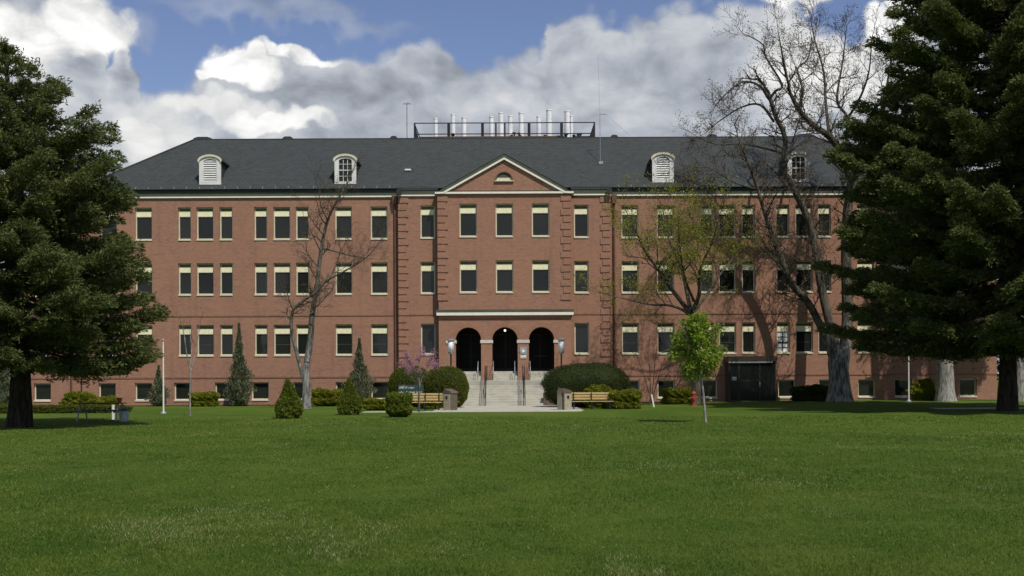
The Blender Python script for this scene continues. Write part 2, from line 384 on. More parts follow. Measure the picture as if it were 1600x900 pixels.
# ------------------------------------------------------------------ object helpers
def tag(o, label=None, cat=None, group=None, kind=None):
    if label: o['label'] = label
    if cat: o['category'] = cat
    if group: o['group'] = group
    if kind: o['kind'] = kind
    return o
def link_mesh(name, me, material=None, parent=None):
    o = bpy.data.objects.new(name, me); COL.objects.link(o)
    if material and not me.materials: me.materials.append(MATS[material])
    if parent: o.parent = parent
    return o
def empty(name, loc=(0,0,0), rz=0):
    o = bpy.data.objects.new(name, None); COL.objects.link(o); o.location = loc; o.rotation_euler = (0,0,rz)
    o.empty_display_size = .3
    return o
def copy_tree(o, parent=None):
    c = o.copy(); COL.objects.link(c)
    if parent: c.parent = parent
    for ch in list(o.children): copy_tree(ch, c)
    return c
class MB:
    def __init__(s): s.bm = bmesh.new()
    def box(s, x0, x1, y0, y1, z0, z1, bevel=0):
        vs_ = [s.bm.verts.new(p) for p in ((x0,y0,z0),(x1,y0,z0),(x1,y1,z0),(x0,y1,z0),(x0,y0,z1),(x1,y0,z1),(x1,y1,z1),(x0,y1,z1))]
        fs = [s.bm.faces.new([vs_[i] for i in q]) for q in ((0,3,2,1),(4,5,6,7),(0,1,5,4),(1,2,6,5),(2,3,7,6),(3,0,4,7))]
        if bevel:
            es = list({e for f in fs for e in f.edges})
            bmesh.ops.bevel(s.bm, geom=es, offset=bevel, segments=1, affect='EDGES')
        return s
    def face(s, pts_):
        s.bm.faces.new([s.bm.verts.new(p) for p in pts_]); return s
    def prism(s, pts2, y0, y1):
        """extrude an x,z outline along y (both caps)"""
        a = [s.bm.verts.new((x,y0,z)) for x,z in pts2]; b = [s.bm.verts.new((x,y1,z)) for x,z in pts2]
        n = len(a); s.bm.faces.new(a); s.bm.faces.new(b[::-1])
        for i in range(n): s.bm.faces.new((a[(i+1)%n], a[i], b[i], b[(i+1)%n]))
        return s
    def tube(s, path, rad, n=8, cap=True):
        path = [Vector(p) for p in path]
        if not isinstance(rad, (list, tuple)): rad = [rad]*len(path)
        rings = []
        for i, p in enumerate(path):
            t = (path[min(i+1,len(path)-1)]-path[max(i-1,0)]).normalized()
            a = t.orthogonal().normalized() if abs(t.z) < .9 else (Vector((1,0,0))-t*t.x).normalized()
            b = t.cross(a)
            rings.append([s.bm.verts.new(p+rad[i]*(a*math.cos(2*math.pi*k/n)+b*math.sin(2*math.pi*k/n))) for k in range(n)])
        for r0, r1 in zip(rings, rings[1:]):
            for k in range(n): s.bm.faces.new((r0[k], r0[(k+1)%n], r1[(k+1)%n], r1[k]))
        if cap: s.bm.faces.new(rings[0][::-1]); s.bm.faces.new(rings[-1])
        return s
    def build(s, name, material, parent=None, smooth=False):
        bmesh.ops.recalc_face_normals(s.bm, faces=s.bm.faces)
        me = bpy.data.meshes.new(name); s.bm.to_mesh(me); s.bm.free()
        if smooth: me.shade_smooth()
        return link_mesh(name, me, material, parent)

def np_mesh(name, V, Fq, rnd=None, material=None, parent=None, smooth=False, nv=4):
    V = np.asarray(V, dtype=np.float32); Fq = np.asarray(Fq, dtype=np.int32)
    me = bpy.data.meshes.new(name)
    me.vertices.add(len(V)); me.vertices.foreach_set('co', V.ravel())
    nf = len(Fq); me.loops.add(nf*nv); me.loops.foreach_set('vertex_index', Fq.ravel())
    me.polygons.add(nf); me.polygons.foreach_set('loop_start', np.arange(0, nf*nv, nv, dtype=np.int32))
    if smooth: me.polygons.foreach_set('use_smooth', np.ones(nf, dtype=bool))
    if rnd is not None:
        a = me.attributes.new('rnd', 'FLOAT', 'FACE'); a.data.foreach_set('value', np.asarray(rnd, dtype=np.float32))
    me.update(calc_edges=True); me.validate()
    return link_mesh(name, me, material, parent)

def unit(a): return a/np.maximum(np.linalg.norm(a, axis=-1, keepdims=True), 1e-9)
def cards(C, Dr, L, W, r=None, bend=.0):
    """diamond leaves: centre C, direction Dr, length L, width W -> verts, quads"""
    n = len(C); C = np.asarray(C); Dr = unit(np.asarray(Dr)); L = np.broadcast_to(L, (n,))[:,None]; W = np.broadcast_to(W, (n,))[:,None]
    q = unit(np.cross(Dr, rng.normal(size=(n,3))))
    nrm = np.cross(Dr, q)
    V = np.stack([C-Dr*L*.5, C+q*W*.5+Dr*L*.05+nrm*L*bend, C+Dr*L*.5, C-q*W*.5+Dr*L*.05+nrm*L*bend], 1).reshape(-1,3)
    return V, np.arange(4*n, dtype=np.int32).reshape(n,4)

class Tubes:
    """collects tapering branches, built as one mesh"""
    def __init__(s): s.V = []; s.F = []; s.n = 0
    def add(s, path, rad, k=5):
        P = np.array([tuple(p) for p in path], dtype=float); m = len(P)
        T = np.gradient(P, axis=0); T = unit(T)
        ref = np.array([0,1,0]) if abs(T[0][1]) < .8 else np.array([1,0,0])
        A = unit(np.cross(T, ref)); B = np.cross(T, A)
        an = np.arange(k)*2*math.pi/k
        Rr = np.asarray(rad, dtype=float)[:,None,None]
        V = P[:,None,:] + Rr*(A[:,None,:]*np.cos(an)[None,:,None] + B[:,None,:]*np.sin(an)[None,:,None])
        s.V.append(V.reshape(-1,3))
        i = np.arange(m-1)[:,None]*k; j = np.arange(k)[None,:]; j2 = (j+1) % k
        Fq = np.stack([i+j, i+j2, i+k+j2, i+k+j], -1).reshape(-1,4) + s.n
        s.F.append(Fq); s.n += m*k
    def build(s, name, material, parent=None):
        return np_mesh(name, np.concatenate(s.V), np.concatenate(s.F), None, material, parent, smooth=True)

# ------------------------------------------------------------------ ground
def make_ground():
    xs = sorted(set([-3000,-900,-300,-150,-90]+list(np.arange(-60,61,3.0))+[90,150,300,900,3000]))
    ys = sorted(set([-3000,-600,-100,-30]+list(np.arange(0,100,2.5))+[120,180,300,900,3000]))
    V = [(x,y,gz(x,y)+ (0.0 if y>50 or y<5 else .02*math.sin(x*.35)*math.sin(y*.4))) for y in ys for x in xs]
    nx = len(xs)
    Fq = [(j*nx+i, j*nx+i+1, (j+1)*nx+i+1, (j+1)*nx+i) for j in range(len(ys)-1) for i in range(nx-1)]
    o = np_mesh('ground', V, Fq, None, 'lawn', None, True); tag(o, kind='structure')
make_ground()

def make_grass():
    n = 520000
    v = rng.uniform(62, 345, n)**1.0
    d = EYE*F/v*rng.uniform(.97,1.03,n)
    x = rng.uniform(-1,1,n)*(800/F*d+3.2)
    # clumping
    ph = np.sin(x*2.1+np.sin(d*1.7)*2)*np.sin(d*2.6+np.sin(x*1.3)*2)
    h = (0.020+.016*rng.random(n)+.008*ph)*np.clip(1+(d-12)*.01,1,1.3)
    wd = .0042*np.clip(d/9.5,1,5)
    az = rng.uniform(0,2*math.pi,n); lean = rng.uniform(.1,.9,n)*h
    bx, by = np.cos(az), np.sin(az)
    z0 = np.where((d>5)&(d<50), .02*np.sin(x*.35)*np.sin(d*.4), 0)-.004
    lx = rng.normal(size=n)*lean; ly = rng.normal(size=n)*lean
    A = np.stack([x-bx*wd, d-by*wd, z0],1); B = np.stack([x+bx*wd, d+by*wd, z0],1); C = np.stack([x+lx, d+ly, z0+h],1)
    V = np.stack([A,B,C],1).reshape(-1,3)
    rnd = rng.random(n)
    pa = np.sin(x*.9+1.3*np.sin(d*.5))*np.sin(d*.8+1.1*np.sin(x*.6+2))
    pass
    o = np_mesh('grass', V, np.arange(3*n).reshape(n,3), rnd, 'grass_blade', None, False, 3)
    tag(o, 'short green lawn grass with straw coloured flecks in the foreground', 'grass', kind='stuff')
make_grass()

def sheet(name, x0, x1, y0, y1, z, m, kind='structure', seg=1):
    b = MB(); b.box(x0, x1, y0, y1, z-.12, z); return tag(b.build(name, m), kind=kind)
XC = -0.44
sheet('path', XC-7.0, XC+3.9, 54.4, 55.8, .018, 'concrete')
sheet('path', 21.4, 60, 54.9, 56.2, .05, 'concrete')
sheet('pavement', XC-3.6, XC+4.1, 55.8, 66.6, .022, 'concrete')
sheet('planting_bed', XC-32.5, XC-4.2, 69.3, 71.4, .03, 'soil')
sheet('planting_bed', XC+4.2, XC+14.0, 69.3, 71.4, .10, 'soil')

# ------------------------------------------------------------------ the building
K = 24.14
bld = empty('brick_building', (XC, 71, 0))
tag(bld, 'long three storey red brick building with slate hip roof, pediment and triple arched entrance', 'building')
YW, YC, YP = 0.0, -0.32, -0.92      # wing, centre and pavilion front planes, local y
ZT = 13.46
ROWS = {'top': (10.66, 12.82), 'mid': (7.09, 9.20), 'low': (3.15, 5.20), 'base': (.27, 1.48)}
EX = -.25                            # wall foot below grade

def grid_wall(mb, x0, x1, z0, z1, y, holes, reveal=.30):
    xs = sorted({x0, x1, *[h[0] for h in holes], *[h[1] for h in holes]})
    zs = sorted({z0, z1, *[h[2] for h in holes], *[h[3] for h in holes]})
    xs = [x for x in xs if x0 <= x <= x1]; zs = [z for z in zs if z0 <= z <= z1]
    vg = {}
    def v(x, z):
        if (x,z) not in vg: vg[(x,z)] = mb.bm.verts.new((x,y,z))
        return vg[(x,z)]
    for i in range(len(xs)-1):
        for j in range(len(zs)-1):
            cx, cz = (xs[i]+xs[i+1])/2, (zs[j]+zs[j+1])/2
            if any(h[0]<cx<h[1] and h[2]<cz<h[3] for h in holes): continue
            mb.bm.faces.new((v(xs[i],zs[j]), v(xs[i+1],zs[j]), v(xs[i+1],zs[j+1]), v(xs[i],zs[j+1])))
    for h in holes:
        a, b, c, d = h[:4]
        mb.face([(a,y,c),(a,y+reveal,c),(a,y+reveal,d),(a,y,d)]); mb.face([(b,y,c),(b,y,d),(b,y+reveal,d),(b,y+reveal,c)])
        mb.face([(a,y,d),(a,y+reveal,d),(b,y+reveal,d),(b,y,d)]); mb.face([(a,y,c),(b,y,c),(b,y+reveal,c),(a,y+reveal,c)])

W_WIDE, W_NARROW, W_SIDE = 1.10, .84, .94
wins = []   # (x, zlo, zhi, width, plane, kind)
for s in (-1, 1):
    for off, w_ in ((196,W_WIDE),(251.5,W_WIDE),(316,W_NARROW),(348,W_WIDE),(381,W_NARROW),(435,W_NARROW),(468,W_WIDE),(500,W_NARROW),(564,W_WIDE),(619,W_WIDE),(731,W_WIDE)):
        for r in ('top','mid','low'):
            if off == 731 and r == 'top': continue
            wins.append((s*off/K, *ROWS[r], w_, 'wing' if off < 700 else 'end', r))
    for off in (196,251.5,318,383,440,504,565,622,729):
        if s > 0 and off in (383,): continue
        wins.append((s*off/K, *ROWS['base'], 1.12, 'wing' if off < 700 else 'end', 'base'))
    for r in ('top','mid','low'):
        wins.append((s*120/K*.996, *ROWS[r], W_SIDE, 'centre', 'plain' if r == 'low' else r))
for x in (-56.7/K, 0, 56.7/K):
    for r in ('top','mid'): wins.append((x*.985, *ROWS[r], W_WIDE+.02, 'pavilion', r))
PLY = {'wing': YW, 'centre': YC, 'pavilion': YP, 'end': .55}
def holes(plane, xa, xb):
    return [(x-w/2, x+w/2, a, b) for x,a,b,w,p,k in wins if p == plane and xa < x < xb]
XM, XCN, XP, XE = 661/K, 164/K, 103/K*.99, 774/K    # half widths

wm = MB()
for s in (-1, 1):
    xa, xb = (-XM, -XCN) if s < 0 else (XCN, XM)
    grid_wall(wm, xa, xb, EX, ZT, YW, holes('wing', xa, xb))
    xa, xb = (-XCN, -XP) if s < 0 else (XP, XCN)
    grid_wall(wm, xa, xb, EX, ZT, YC, holes('centre', xa, xb))
    wm.face([(s*XCN,YC,EX),(s*XCN,YW,EX),(s*XCN,YW,ZT),(s*XCN,YC,ZT)])
    wm.face([(s*XP,YP,EX),(s*XP,YC,EX),(s*XP,YC,ZT),(s*XP,YP,ZT)])
    xa, xb = (-XE, -XM) if s < 0 else (XM, XE)
    grid_wall(wm, xa, xb, EX, 11.6, .55, holes('end', xa, xb))
    wm.face([(s*XM,0,EX),(s*XM,16,EX),(s*XM,16,ZT),(s*XM,0,ZT)])
    wm.face([(s*XE,.55,EX),(s*XE,15,EX),(s*XE,15,11.6),(s*XE,.55,11.6)])
    wm.face([(s*XM,15,EX),(s*XE,15,EX),(s*XE,15,11.6),(s*XM,15,11.6)])
wm.face([(-XM,16,EX),(XM,16,EX),(XM,16,ZT),(-XM,16,ZT)])
ZL, ZSP, RA = 2.11, 4.11, .815      # landing, arch spring, arch radius
PB = 1.53
ARCH = [-57.3/K*.985, 0, 57.3/K*.985]
grid_wall(wm, -XP, XP, 5.02, ZT, YP, holes('pavilion', -XP, XP))
DEP = .55                            # depth of the arcade piers
nseg = 14
xs = [-XP] + [q for c in ARCH for q in (c-RA, c+RA)] + [XP]
for i in range(0, len(xs), 2):       # piers
    a, b = xs[i], xs[i+1]
    z0 = EX if i in (0, 6) else PB-.3
    wm.face([(a,YP,z0),(b,YP,z0),(b,YP,5.02),(a,YP,5.02)])
    wm.face([(a,YP,z0),(a,YP+DEP,z0),(a,YP+DEP,ZSP),(a,YP,ZSP)]) ; wm.face([(b,YP,z0),(b,YP+DEP,z0),(b,YP+DEP,ZSP),(b,YP,ZSP)])
    wm.face([(a,YP+DEP,z0),(b,YP+DEP,z0),(b,YP+DEP,5.02),(a,YP+DEP,5.02)])
for c in ARCH:
    for k in range(nseg):
        a0, a1 = math.pi*k/nseg, math.pi*(k+1)/nseg
        x0_, x1_ = c-RA*math.cos(a0), c-RA*math.cos(a1); z0_, z1_ = ZSP+RA*math.sin(a0), ZSP+RA*math.sin(a1)
        wm.face([(x0_,YP,z0_),(x1_,YP,z1_),(x1_,YP,5.02),(x0_,YP,5.02)])
        wm.face([(x0_,YP+DEP,z0_),(x1_,YP+DEP,z1_),(x1_,YP+DEP,5.02),(x0_,YP+DEP,5.02)])
        wm.face([(x0_,YP,z0_),(x0_,YP+DEP,z0_),(x1_,YP+DEP,z1_),(x1_,YP,z1_)])
wall = wm.build('wall', 'brick', bld)

# porch room behind the arches
pr = MB(); DB = 3.0
pr.face([(-XP+.3,DB,ZL),(XP-.3,DB,ZL),(XP-.3,DB,5.4),(-XP+.3,DB,5.4)])
for s in (-1,1): pr.face([(s*(XP-.3),YP+DEP,ZL),(s*(XP-.3),DB,ZL),(s*(XP-.3),DB,5.4),(s*(XP-.3),YP+DEP,5.4)])
pr.face([(-XP+.3,YP+DEP,5.05),(XP-.3,YP+DEP,5.05),(XP-.3,DB,5.05),(-XP+.3,DB,5.05)])
pr.build('porch_interior', 'dark_interior', bld)
MB().box(-XP+.31, XP-.31, YP+DEP+.02, DB-.01, ZL-.2, ZL).build('porch_floor', 'concrete', bld)
for c in ARCH:
    d_ = MB()
    for xx in (-.86,-.03,.78): d_.box(c+xx, c+xx+.08, DB-.14, DB-.02, ZL, ZL+2.45)
    d_.box(c-.86, c+.86, DB-.14, DB-.02, ZL+2.45, ZL+2.55); d_.box(c-.78, c+.78, DB-.12, DB-.03, ZL+.003, ZL+.25)
    dr = d_.build('door', 'bronze', bld)
    for s in (-1,1): MB().box(c+(-.78 if s<0 else .05), c+(-.03 if s<0 else .78), DB-.08, DB-.05, ZL+.25, ZL+2.45).build('pane', 'porch_glass', dr)
    h_ = MB(); h_.box(c-.45, c+.45, DB-.19, DB-.145, ZL+1.02, ZL+1.05); h_.build('push_bar', 'bronze' if c < 1 else 'aggregate', dr)

# impost bands
for i in range(0, len(xs), 2):
    im = MB()
    a, b = xs[i], xs[i+1]
    if i == 0: a = b-.62
    if i == 6: b = a+.62
    im.box(a-.05 if i else a, b+.05 if i != 6 else b, YP-.05, YP+DEP+.03, ZSP-.20, ZSP)
    im.build('impost', 'limestone', bld)
# arch rings (slightly proud brick voussoirs)
ar = MB()
for c in ARCH:
    for k in range(22):
        a0, a1 = math.pi*(k+.04)/22, math.pi*(k+.96)/22
        r0, r1 = RA+.004, RA+.30
        pts_ = [(c-r*math.cos(a), ZSP+r*math.sin(a)) for r, a in ((r0,a0),(r1,a0),(r1,a1),(r0,a1))]
        ar.prism(pts_, YP-.018, YP+.02)
ar.build('arch_ring', 'brick', bld)
# pendant lamp in the middle arch
pl_ = MB(); pl_.tube([(0,.2,5.04),(0,.2,4.86)], .015, 6); pn = pl_.build('pendant_lamp', 'black_metal', bld)
lm = bpy.data.materials.new('lit_globe'); lm.use_nodes = True
lm.node_tree.nodes['Principled BSDF'].inputs['Emission Color'].default_value = (1,.88,.65,1); lm.node_tree.nodes['Principled BSDF'].inputs['Emission Strength'].default_value = 1.6
MATS['lit_globe'] = lm
g_ = MB(); bmesh.ops.create_uvsphere(g_.bm, u_segments=12, v_segments=8, radius=.075, matrix=Matrix.Translation((0,.2,4.76))); g_.build('globe', 'lit_globe', pn, True)

# quoins: bonded brick blocks with recessed joints
def quoins(x_out, sgn, y, z0, z1):
    q = MB(); z = z1; k = 0
    while z - .42 > z0:
        L = .62 if k % 2 == 0 else .47
        a, b = sorted((x_out+sgn*(-.05), x_out+sgn*L))
        q.box(a, b, y-.055, y+.02, z-.385, z); z -= .452; k += 1
    q.build('quoin_column', 'brick', bld)
quoins(-XCN, 1, YC, 1.9, ZT-.1); quoins(XCN, -1, YC, 1.9, ZT-.1)
quoins(-XP, 1, YP, 6.3, ZT-.1); quoins(XP, -1, YP, 6.3, ZT-.1)

# string courses, water table
sc_ = MB()
for s in (-1,1):
    for a, b, y in ((XCN+.002,XM,YW),(XP+.002,XCN,YC)):
        xa, xb = sorted((s*a, s*b))
        sc_.box(xa, xb, y-.03, y+.02, 5.73, 5.80)
        sc_.box(xa, xb, y-.03, y+.02, 1.74, 1.83)
    xa, xb = sorted((s*(XM+.01), s*XE)); sc_.box(xa, xb, .52, .57, 5.73, 5.80); sc_.box(xa, xb, .52, .57, 1.74, 1.83)
sc_.box(-XP+.18, XP-.18, YP-.03, YP+.02, 5.42, 5.47)
sc_.build('string_course', 'brick_trim', bld)

# canopy over the arches
cn = MB(); cn.box(-XP-.17, XP+.2, YP-.17, YP+.02, 5.86, 6.05); cn.build('canopy', 'gutter', bld)
cn = MB(); cn.box(-XP-.13, XP+.16, YP-.21, YP+.02, 5.68, 5.858); cn.build('canopy_trim', 'trim_white', bld)
for s in (-1, 1):
    xa, xb = sorted((s*(XP+.003), s*(XP+.13))); MB().box(xa, xb, YP, YC-.003, 5.70, 5.857).build('canopy_return', 'cream', bld)

# cornice: white moulding, box gutter
OV = .6
YE = -.25
for s in (-1,1):
    for a, b, y in ((XCN+.03,XM+.08,YW),(XP+.05,XCN+.03,YC)):
        cw = MB(); cg = MB()
        xa, xb = sorted((s*a, s*b)); cw.box(xa, xb, y-.12, y+.1, ZT-.05, ZT+.035)
        xa, xb = sorted((s*a, s*(b+(.2 if y==YW else 0)))); cg.box(xa, xb, y-.08, y+.12, ZT+.037, ZT+.32)
        cw.build('cornice_trim', 'trim_white', bld); ggg = cg.build('gutter', 'gutter', bld)
        MB().box(xa, xb, y-.115, y+.10, ZT+.322, ZT+.50).build('gutter_lip', 'slate', ggg)
    xa, xb = sorted((s*(XM+.082), s*(XM+.12))); MB().box(xa, xb, -.06, 16, ZT-.05, ZT+.035).build('cornice_trim', 'cream', bld)
    xa, xb = sorted((s*(XM+.202), s*(XM+.40))); MB().box(xa, xb, -.1, 16, ZT+.037, ZT+.50).build('gutter', 'gutter', bld)
    xa, xb = sorted((s*(XM+.012), s*(XE+.1))); MB().box(xa, xb, .45, 15.1, 11.6, 11.75).build('coping', 'cream', bld)
    sg = MB()     # snow guards standing along the gutter
    x = XCN+.6
    while x < XM+.1: sg.box(s*x-.022, s*x+.022, -.19, -.15, ZT+.5, ZT+.66); x += .82
    
    sg.build('snow_guard', 'galvanised', bld)

# hip roof with a flat deck on top
PITCH = .84; PD = 5.14; ZE = 13.95; ZR = ZE+PITCH*PD
XEV = XM+.35; XR = 21.4
YR = YE+PD; YB = 16.5; YRB = YB-PD
rf = MB()
f0 = [(-XEV,YE,ZE),(XEV,YE,ZE),(XR,YR,ZR),(-XR,YR,ZR)]
rf.face(f0); rf.face([(XEV,YE,ZE),(XEV,YB,ZE),(XR,YRB,ZR),(XR,YR,ZR)]); rf.face([(-XEV,YE,ZE),(-XR,YR,ZR),(-XR,YRB,ZR),(-XEV,YB,ZE)])
rf.face([(-XEV,YB,ZE),(-XR,YRB,ZR),(XR,YRB,ZR),(XEV,YB,ZE)]); rf.face([(-XR,YR,ZR),(XR,YR,ZR),(XR,YRB,ZR),(-XR,YRB,ZR)])
rf.face([(-XEV,YE,ZE-.01),(XEV,YE,ZE-.01),(XEV,YB,ZE-.01),(-XEV,YB,ZE-.01)])
for s in (-1,1):   # end wing roofs
    xa, xb = sorted((s*XM, s*XE)); rf.box(xa+.01, xb-.01, .6, 14.9, 11.5, 11.62)
# pavilion gable roof running back into the slope
HP = XP+.22; ZA = 15.98; ZG = 13.50
yf = YP-.14; yb_a = YE+(ZA-ZE)/PITCH+.2; yb_e = YE+.2
for s in (-1,1):
    rf.face([(0,yf,ZA+.02),(s*HP,yf,ZG+.0),(s*HP,yb_e,ZG+.0),(0,yb_a,ZA+.02)])
roof = rf.build('roof', 'slate', bld)
rc = MB()
for s in (-1,1): rc.tube([(s*XEV,YE,ZE+.01),(s*XR,YR,ZR+.03)], .06, 6)
rc.tube([(-XR,YR,ZR+.0),(XR,YR,ZR+.0)], .05, 6)
rc.build('ridge_cap', 'slate', roof)

# pediment: brick tympanum, white raking mouldings, dark outer moulding
ang_ = math.atan2(ZA-ZG, HP)
pe = MB(); pe.prism([(-HP+.55,ZT+.12),(HP-.55,ZT+.12),(0,ZA-.42)], YP-.02, YP+.2)
ped = pe.build('pediment', 'brick', bld)
def rake(mb, off0, off1, y0, y1, h=HP):
    for s in (-1,1):
        mb.prism([(0,ZA-off0),(s*h,ZG-off0),(s*h,ZG-off1),(0,ZA-off1)][::s], y0, y1)
m_ = MB(); rake(m_, .002, .24, YP-.11, YP+.15); m_.build('rake_gutter', 'gutter', ped)
m_ = MB()
for s in (-1,1): m_.prism([(0,ZA-.242),(s*(HP-.36),ZG-.242+.36*(ZA-ZG)/HP),(s*(HP-.58),ZG-.37+.58*(ZA-ZG)/HP),(0,ZA-.37)][::s], YP-.18, YP+.10)
m_.build('rake_moulding', 'trim_white', ped)
m_ = MB(); m_.box(-HP+.02, HP-.02, YP-.16, YP+.12, ZT-.02, ZT+.10); m_.build('base_moulding', 'trim_white', ped)
m_ = MB(); m_.box(-HP+.3, HP-.3, YP-.05, YP+.12, ZT+.102, ZT+.2); m_.build('base_gutter', 'gutter', ped)
# half round louvre
m_ = MB(); zc = 14.28; seg = 14; ri, ro = .52, .60
outer = [(-ro*math.cos(math.pi*k/seg), zc+ro*math.sin(math.pi*k/seg)) for k in range(seg+1)]
inner = [(-ri*math.cos(math.pi*k/seg), zc+ri*math.sin(math.pi*k/seg)) for k in range(seg+1)]
for k in range(seg): m_.prism([outer[k],outer[k+1],inner[k+1],inner[k]], YP-.16, YP+.04)
lou = m_.build('half_round_louvre', 'brick_trim', ped)
m_ = MB(); m_.box(-.62,.62,YP-.15,YP-.022,zc-.06,zc-.001); 
m_.prism([(-.5,zc+.0),(.5,zc+.0),(.38,zc+.34),(0,zc+.5),(-.38,zc+.34)], YP-.045, YP-.03); m_.build('louvre_panel', 'cream', lou)
m_ = MB(); m_.prism([(-.5,zc+.2),(.5,zc+.2),(.38,zc+.36),(0,zc+.52),(-.38,zc+.36)], YP-.06, YP-.046); m_.build('louvre_painted_shadow', 'gutter', lou)  # dark panel painted as the reveal's shadow on the upper louvre

# windows ---------------------------------------------------------------
def make_window(w, h, kind):
    """origin at the sill centre on the wall plane"""
    fr = .075; yo = .16
    m = MB()
    top = h-.0
    m.box(-w/2, -w/2+fr, yo, yo+.1, .09, top); m.box(w/2-fr, w/2, yo, yo+.1, .09, top)
    m.box(-w/2+fr, w/2-fr, yo+.002, yo+.1, top-.07, top)
    m.box(-w/2+fr, w/2-fr, yo, yo+.1, .09, .15)
    if kind in ('top','mid','low'): m.box(-w/2+fr, w/2-fr, yo-.01, yo+.1, h-.60, h-.56)
    o = m.build('window', 'cream'); 
    s_ = MB(); s_.box(-w/2+.002, w/2-.002, -.05, .29, .0, .09); s_.build('sill', 'cream', o)
    if kind in ('top','mid','low'):
        b_ = MB(); b_.box(-w/2+fr, w/2-fr, yo+.01, yo+.05, h-.555, h-.235); b_.build('blind', 'blind', o)
        MB().box(-w/2+fr, w/2-fr, yo+.012, yo+.05, h-.233, h-.072).build('head_panel', 'head_shadow_olive', o)  # dark strip painted as the lintel's shadow above the blind
        p_ = MB(); p_.box(-w/2+fr, w/2-fr, yo+.06, yo+.08, .15, h-.60)
    else: p_ = MB(); p_.box(-w/2+fr, w/2-fr, yo+.05, yo+.07, .15, top-.07)
    p_.build('pane', 'window_glass', o)
    if kind in ('low','mid','top') and w > 1:
        pass
    return o
protos = {}
for x, a, b, w_, pl, kd in wins:
    key = (round(w_,2), round(b-a,2), kd if kd in ('base','plain') else 'std')
    if key not in protos:
        o = make_window(w_, b-a, kd); protos[key] = o; used = True
    else: o = copy_tree(protos[key])
    o.parent = bld; o.location = (x, PLY[pl], a)
    if pl == 'wing' and kd == 'low' and abs(x-435/K) < .1:      # the bright window with muntins
        for ch in o.children:
            if ch.name.startswith('pane'):
                bpy.data.objects.remove(ch)
        h = b-a
        m_ = MB(); m_.box(-w_/2+.075, w_/2-.075, .22, .24, .15, h-.6); m_.build('curtain', 'stack_white', o)
        m_ = MB(); m_.box(-.02,.02,.17,.215,.15,h-.6); m_.box(-w_/2+.075, w_/2-.075, .17,.214,.72,.80)
        for zz in (.42, 1.1): m_.box(-w_/2+.075, w_/2-.075, .18,.213,zz,zz+.025)
        m_.build('muntin', 'black_metal', o)
        o['label'] = 'bright window with white curtain behind dark muntins'
    if kd == 'low' and x < -196/K+.1 and x > -200/K:
        MB().box(-w_/2+.075, w_/2-.075, .205, .218, .75, .78).build('meeting_rail', 'gutter', o)

# dormers ---------------------------------------------------------------
def make_dormer(louvred):
    root = empty('dormer')
    w = .70; zs_ = 1.58; zt = 1.93; seg = 10
    def arch(wd, zsp, ztop, y0, y1, mb, base=0):
        pts_ = [(-wd,base),(wd,base),(wd,zsp)]+[(wd*math.cos(math.pi*k/seg), zsp+(ztop-zsp)*math.sin(math.pi*k/seg)) for k in range(1,seg)]+[(-wd,zsp)]
        mb.prism(pts_, y0, y1)
    depth = (zt)/PITCH+.25
    c_ = MB()      # cheeks and barrel roof
    pts_ = [(.70,zs_)]+[(.70*math.cos(math.pi*k/seg), zs_+(zt-zs_)*math.sin(math.pi*k/seg)) for k in range(1,seg)]+[(-.70,zs_)]
    c_.prism([(-.66,0),(.66,0)]+[(x*.94,z-.02) for x,z in pts_], .06, depth)
    c_.build('cheek', 'slate', root)
    r_ = MB()
    P2 = [(.80*math.cos(math.pi*k/seg), zs_-.03+(zt-zs_+.06)*math.sin(math.pi*k/seg)) for k in range(seg+1)]
    P1 = [(x*.93, z-.07) for x,z in P2]
    for k in range(seg): r_.prism([P2[k],P2[k+1],P1[k+1],P1[k]], -.10, depth+.1)
    r_.build('dormer_roof', 'slate', root)
    r_ = MB()
    for k in range(seg): r_.prism([(P2[k][0]*.99,P2[k][1]-.012),(P2[k+1][0]*.99,P2[k+1][1]-.012),(P2[k+1][0]*.88,P2[k+1][1]-.14),(P2[k][0]*.88,P2[k][1]-.14)], -.16, -.102)
    r_.build('arched_moulding', 'cream', root)
    f_ = MB()
    iw, iz, it = .42, 1.42, 1.66
    # front frame as ring: jambs, sill, arch head
    f_.box(-w,-iw,-.08,.06,0,1.5); f_.box(iw,w,-.08,.06,0,1.5); f_.box(-iw,iw,-.08,.06,0,.17)
    for k in range(seg):
        a0, a1 = math.pi*k/seg, math.pi*(k+1)/seg
        o0, o1 = (w*math.cos(a0), 1.5+(zt-.09-1.5)*math.sin(a0)), (w*math.cos(a1), 1.5+(zt-.09-1.5)*math.sin(a1))
        i0, i1 = (iw*math.cos(a0), 1.5+(it-1.5)*math.sin(a0)), (iw*math.cos(a1), 1.5+(it-1.5)*math.sin(a1))
        f_.prism([o0,o1,i1,i0], -.078, .058)
    f_.build('frame', 'white_paint', root)
    if louvred:
        l_ = MB(); z = .2
        while z < 1.6:
            l_.bm.faces.new([l_.bm.verts.new(p) for p in ((-iw,-.05,z),(iw,-.05,z),(iw,.02,z+.11),(-iw,.02,z+.11))]); z += .145
        l_.build('louvre', 'white_paint', root)
        MB().box(-iw,iw,.025,.05,.17,1.62).build('backing', 'galvanised', root)
    else:
        MB().box(-iw,iw,.02,.05,.17,1.64).build('pane', 'window_glass', root)
        g = MB()
        for xx in (-.16,.12): g.box(xx,xx+.035,-.03,.018,.17,1.6)
        for zz in (.5,1.28): g.box(-iw,iw,-.028,.016,zz,zz+.03)
        g.box(-iw,iw,-.04,.019,.87,.93); g.build('muntin', 'white_paint', root)
    return root
dl = make_dormer(True); dp = make_dormer(False)
d3 = copy_tree(dl); d4 = copy_tree(dp)
